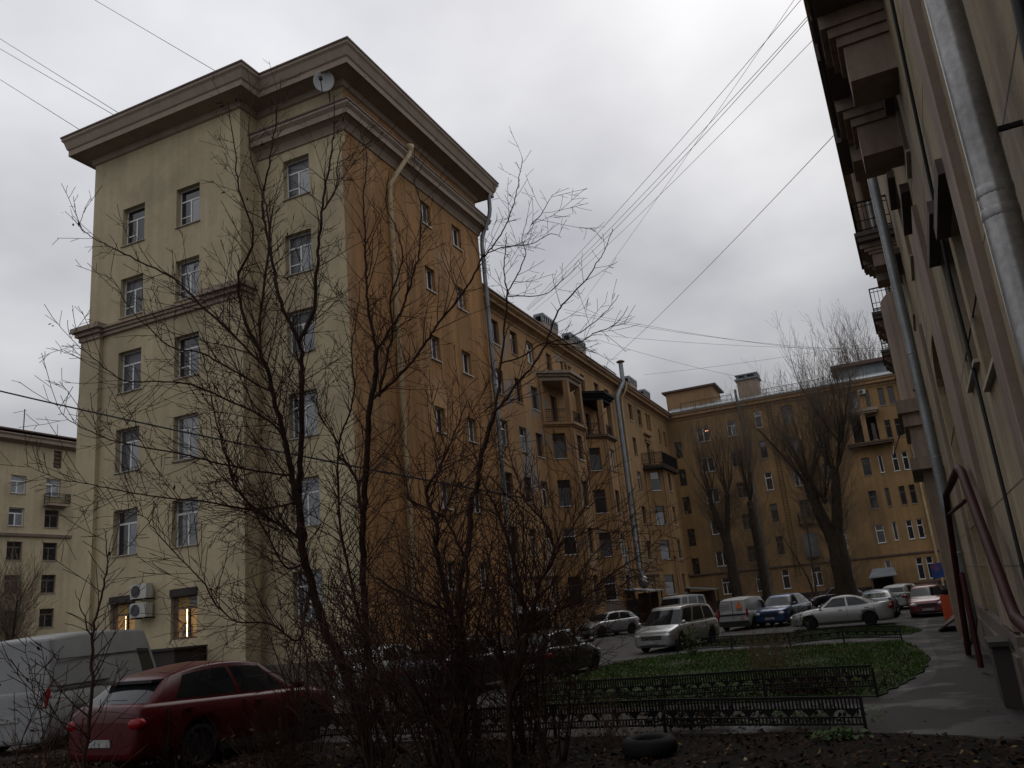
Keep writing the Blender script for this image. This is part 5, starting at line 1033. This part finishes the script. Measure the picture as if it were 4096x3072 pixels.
# ------------------------------------------------------------------ ground cover
def in_poly(x, y, poly):
    c = False; n = len(poly)
    for i in range(n):
        (x1, y1), (x2, y2) = poly[i], poly[(i+1) % n]
        if (y1 > y) != (y2 > y) and x < (x2-x1)*(y-y1)/(y2-y1)+x1: c = not c
    return c
def scatter(poly, n, rr):
    xs = [p[0] for p in poly]; ys = [p[1] for p in poly]; out = []
    while len(out) < n:
        x, y = rr.uniform(min(xs), max(xs)), rr.uniform(min(ys), max(ys))
        if in_poly(x, y, poly): out.append((x, y))
    return out
rr = random.Random(5)
for poly, n, lab in ((LAWN, 42000, 'short green autumn grass covering the main lawn'), (LAWN2, 12000, 'short green grass on the strip before the silver saloon')):
    mb = MB()
    for x, y in scatter(poly, n, rr):
        if math.sin(x*1.7+y*.6)+math.sin(y*1.3-x*.8)+rr.gauss(0, .8) < -1.6: continue
        h = rr.uniform(.03, .085); a = rr.uniform(0, PI); w = rr.uniform(.008, .016); dx, dy = math.cos(a)*w, math.sin(a)*w; lx, ly = rr.gauss(0, .03), rr.gauss(0, .03); b = len(mb.v)
        mb.v += [(x-dx, y-dy, .025), (x+dx, y+dy, .025), (x+lx, y+ly, .03+h)]; mb.face((b, b+1, b+2))
    o = part('grass', mb, 'grass', None); tag(o, lab, 'grass'); stuff(o)
leaf_sets = (('leaf_brown', 7500, 'brown fallen leaves littering the front bed'), ('leaf_yellow', 420, 'yellow fallen leaves on the front bed'), ('leaf_red', 1000, 'reddish fallen leaves on the front bed'), ('leaf_pale', 130, 'pale fallen leaves scattered on the front bed'))
NB = [(-20, 8.5), (1.0, 8.5), (1.1, 13.1), (-1.5, 14.4), (-8, 14.7), (-13, 14.6), (-20, 14.0)]
for m, n, lab in leaf_sets:
    mb = MB()
    for x, y in scatter(NB, n, rr):
        a = rr.uniform(0, 2*PI); s = rr.uniform(.02, .06); u = Vector((math.cos(a)*s, math.sin(a)*s, rr.uniform(-.02, .03))); v = Vector((-math.sin(a)*s*.55, math.cos(a)*s*.55, rr.uniform(-.02, .03))); c = Vector((x, y, .045+rr.uniform(0, .04)))
        b = len(mb.v); mb.v += [tuple(c-u), tuple(c-u*.2+v), tuple(c+u), tuple(c-u*.2-v)]; mb.face((b, b+1, b+2, b+3))
    o = part('fallen_leaves', mb, m, None); tag(o, lab, 'leaves'); stuff(o)
mb = MB()
for x, y in scatter(LAWN, 240, rr)+[(rr.uniform(-1, 1.6), rr.uniform(14, 30)) for _ in range(60)]:
    a = rr.uniform(0, 2*PI); s = rr.uniform(.03, .06); c = Vector((x, y, .1 if in_poly(x, y, LAWN) else .012)); u = Vector((math.cos(a)*s, math.sin(a)*s, .01)); v = Vector((-math.sin(a)*s*.6, math.cos(a)*s*.6, 0)); b = len(mb.v); mb.v += [tuple(c-u), tuple(c+v), tuple(c+u), tuple(c-v)]; mb.face((b, b+1, b+2, b+3))
o = part('fallen_leaves', mb, 'leaf_yellow', None); tag(o, 'stray yellow leaves scattered over the lawn and the path', 'leaves'); stuff(o)
# shrubs and perennials
def bush(lab, x, y, w, d, h, n, mat='dry_stem', leaf=None, seed=0, nl=0, name='shrub', group=None, r=.005):
    r_ = random.Random(seed); t = thing(name, lab, 'shrub' if name == 'shrub' else 'plant', (x, y, 0), group=group); st_ = MB(); lf = MB()
    for k in range(n):
        bx, by = x+r_.gauss(0, w*.22), y+r_.gauss(0, d*.22); dr = Vector((r_.gauss(0, .35), r_.gauss(0, .35), 1)); ln = h*r_.uniform(.45, 1.05); grow(st_, (bx, by, .05), dr, ln, r*1.4, 2 if k % 2 else 1, r_, 3, .2, .2, .9, r*.6, (.4, .8))
    stuff(part('stems', st_, mat, t))
    for k in range(nl):
        c = Vector((x+r_.gauss(0, w*.3), y+r_.gauss(0, d*.3), r_.uniform(.06, h*.75))); a = Vector((r_.uniform(-1, 1), r_.uniform(-1, 1), r_.uniform(-.5, .7))).normalized()*r_.uniform(.03, .07); v = a.orthogonal().normalized()*a.length*.5
        lf.quad(tuple(c-a), tuple(c+v), tuple(c+a), tuple(c-v))
    if nl: stuff(part('foliage', lf, leaf or 'leaf_green', t))
    return t
G1 = 'plants in the lawn beds'
bush('large dry reddish shrub in the middle of the lawn', -3.4, 24.0, 1.9, 1.6, 1.1, 90, seed=1, group=G1)
bush('dry brown shrub at the back of the lawn below the silver saloon', -4.6, 31.2, 2.6, .8, .9, 70, seed=2, group=G1)
bush('low green perennials along the left part of the middle fence', -6.6, 19.2, 2.4, .8, .5, 50, 'dry_stem', 'leaf_green', 3, 1100, 'perennial_bed', G1)
bush('low dark perennials along the centre of the middle fence', -4.3, 19.0, 2.2, .8, .5, 60, 'twig', 'leaf_green', 4, 900, 'perennial_bed', G1)
bush('sparse dry flower stalks along the right part of the middle fence', -2.1, 18.9, 1.9, .7, .55, 70, 'twig', 'leaf_brown', 5, 600, 'perennial_bed', G1)
bush('tall dark weeds at the left corner of the lawn', -8.4, 20.3, 1.2, .9, .8, 50, 'twig', 'leaf_green', 6, 160, 'perennial_bed', G1)
bush('small dark evergreen plant standing before the people carrier', -7.2, 31.0, .5, .4, 1.35, 16, 'twig', 'leaf_green', 7, 260, group=G1)
bush('thin rose bush before the bonnet of the silver saloon', -4.0, 36.6, .7, .5, 1.7, 12, 'twig', 'leaf_green', 8, 110, group=G1)
bush('brambles of bare shoots at the bottom left corner', -14.8, 11.6, 2.2, 1.2, 1.3, 110, 'twig', 'leaf_brown', 9, 60, r=.0045)
bush('tangle of bare shoots before the red crossover boot', -12.6, 11.7, 2.4, 1.0, 1.1, 120, 'twig', 'leaf_brown', 10, 50, r=.0045)
bush('tangle of bare shoots before the red crossover door', -9.9, 11.9, 2.2, 1.0, 1.2, 130, 'twig', 'leaf_brown', 11, 50, r=.0045)
bush('thicket of dead stalks around the base of the crooked shrub tree', -6.4, 12.4, 2.2, 1.0, .9, 110, 'twig', 'leaf_brown', 12, 60, r=.0045)
bush('dead stalks on the front bed beside the fence post', -4.6, 13.6, 1.2, .7, .9, 50, 'dry_stem', 'leaf_brown', 13, 30, r=.0045)
bush('dark weeds growing through the middle of the nearest fence', -3.6, 15.0, 2.2, .6, .45, 70, 'twig', 'leaf_brown', 15, 500, 'perennial_bed', G1)
bush('dark weeds growing through the right end of the nearest fence', -1.8, 14.9, 1.6, .6, .4, 50, 'twig', 'leaf_green', 16, 350, 'perennial_bed', G1)
bush('tuft of green weeds by the right end of the nearest fence', -1.2, 13.6, .5, .3, .22, 20, 'dry_stem', 'leaf_green', 14, 160, r=.003)

# ------------------------------------------------------------------ overhead wires
def wire(lab, p, q, sag=.4, r=.018):
    r *= .62 if r < .034 else .85
    p = Vector(p); q = Vector(q); pts = [p.lerp(q, i/14)-Vector((0, 0, sag*4*(i/14)*(1-i/14))) for i in range(15)]
    one('overhead_wire', MB().tube(pts, r, 5), 'cable', lab, 'wire', group='overhead wires')
XR = 1.1
wire('upper of the two close wires leaving the left edge toward the tower eaves', (-60.0, 35, 52.5), (-31.5, 28.3, 28.3), .0, .03)
wire('lower of the two close wires leaving the left edge toward the tower eaves', (-60.2, 35.2, 51.6), (-31.5, 27.8, 28.1), .0, .03)
wire('lowest thin wire from the left edge to the tower roof corner', (-60, 36, 48.8), (-31.6, 26.8, 26.1), .0, .03)
wire('wire coming down from the top edge to the tower roof step', (-41, 30, 43.3), (-23.5, 26.2, 26.9), .0, .025)
wire('thick black cable crossing the cream front through the branches', (-36.5, 17.9, 14.6), (-9.0, 21.8, 5.2), .25, .035)
wire('long wire from the wing eaves up to the right-hand roof', (-22.5, 56.95, 24.7), (1.0, 30.2, 24.1), .3, .02)
wire('one of two parallel wires from the wing to the right building, upper', (-22.5, 57.34, 24.8), (1.0, 26.0, 20.4), .3, .018)
wire('one of two parallel wires from the wing to the right building, lower', (-22.5, 57.3, 24.7), (1.0, 25.7, 20.1), .5, .018)
wire('wire from the wing ventilation duct up to a right balcony', (-22.5, 77.3, 24.9), (1.0, 31.0, 18.4), .3, .022)
wire('faint wire crossing the others steeply below the right roof', (-22.5, 66.5, 26.2), (1.0, 27.5, 22.6), .2, .014)
wire('faint wire from the wing roof to the middle right balcony', (-22.5, 58.5, 25.0), (1.0, 24.0, 18.2), .35, .014)
for i, (p, q, s) in enumerate((((-22.5, 66, 27.4), (2, 97, 25.5), .6), ((-22.5, 66.4, 27.2), (6, 97, 25.0), .9), ((-22.5, 74, 27.2), (4, 97, 25.8), .5), ((-22.5, 74.4, 26.8), (-8, 97, 24.0), .4), ((-22.5, 92, 27), (6, 98, 27.0), .3))):
    wire(['highest slack wire from the nearer wing chimney over the far roof', 'second slack wire from the nearer wing chimney over the far roof', 'wire from the second wing chimney over the far roof', 'short wire from the second wing chimney to the far roof edge', 'wire from the last wing chimney level above the far roof'][i], p, q, s, .022)
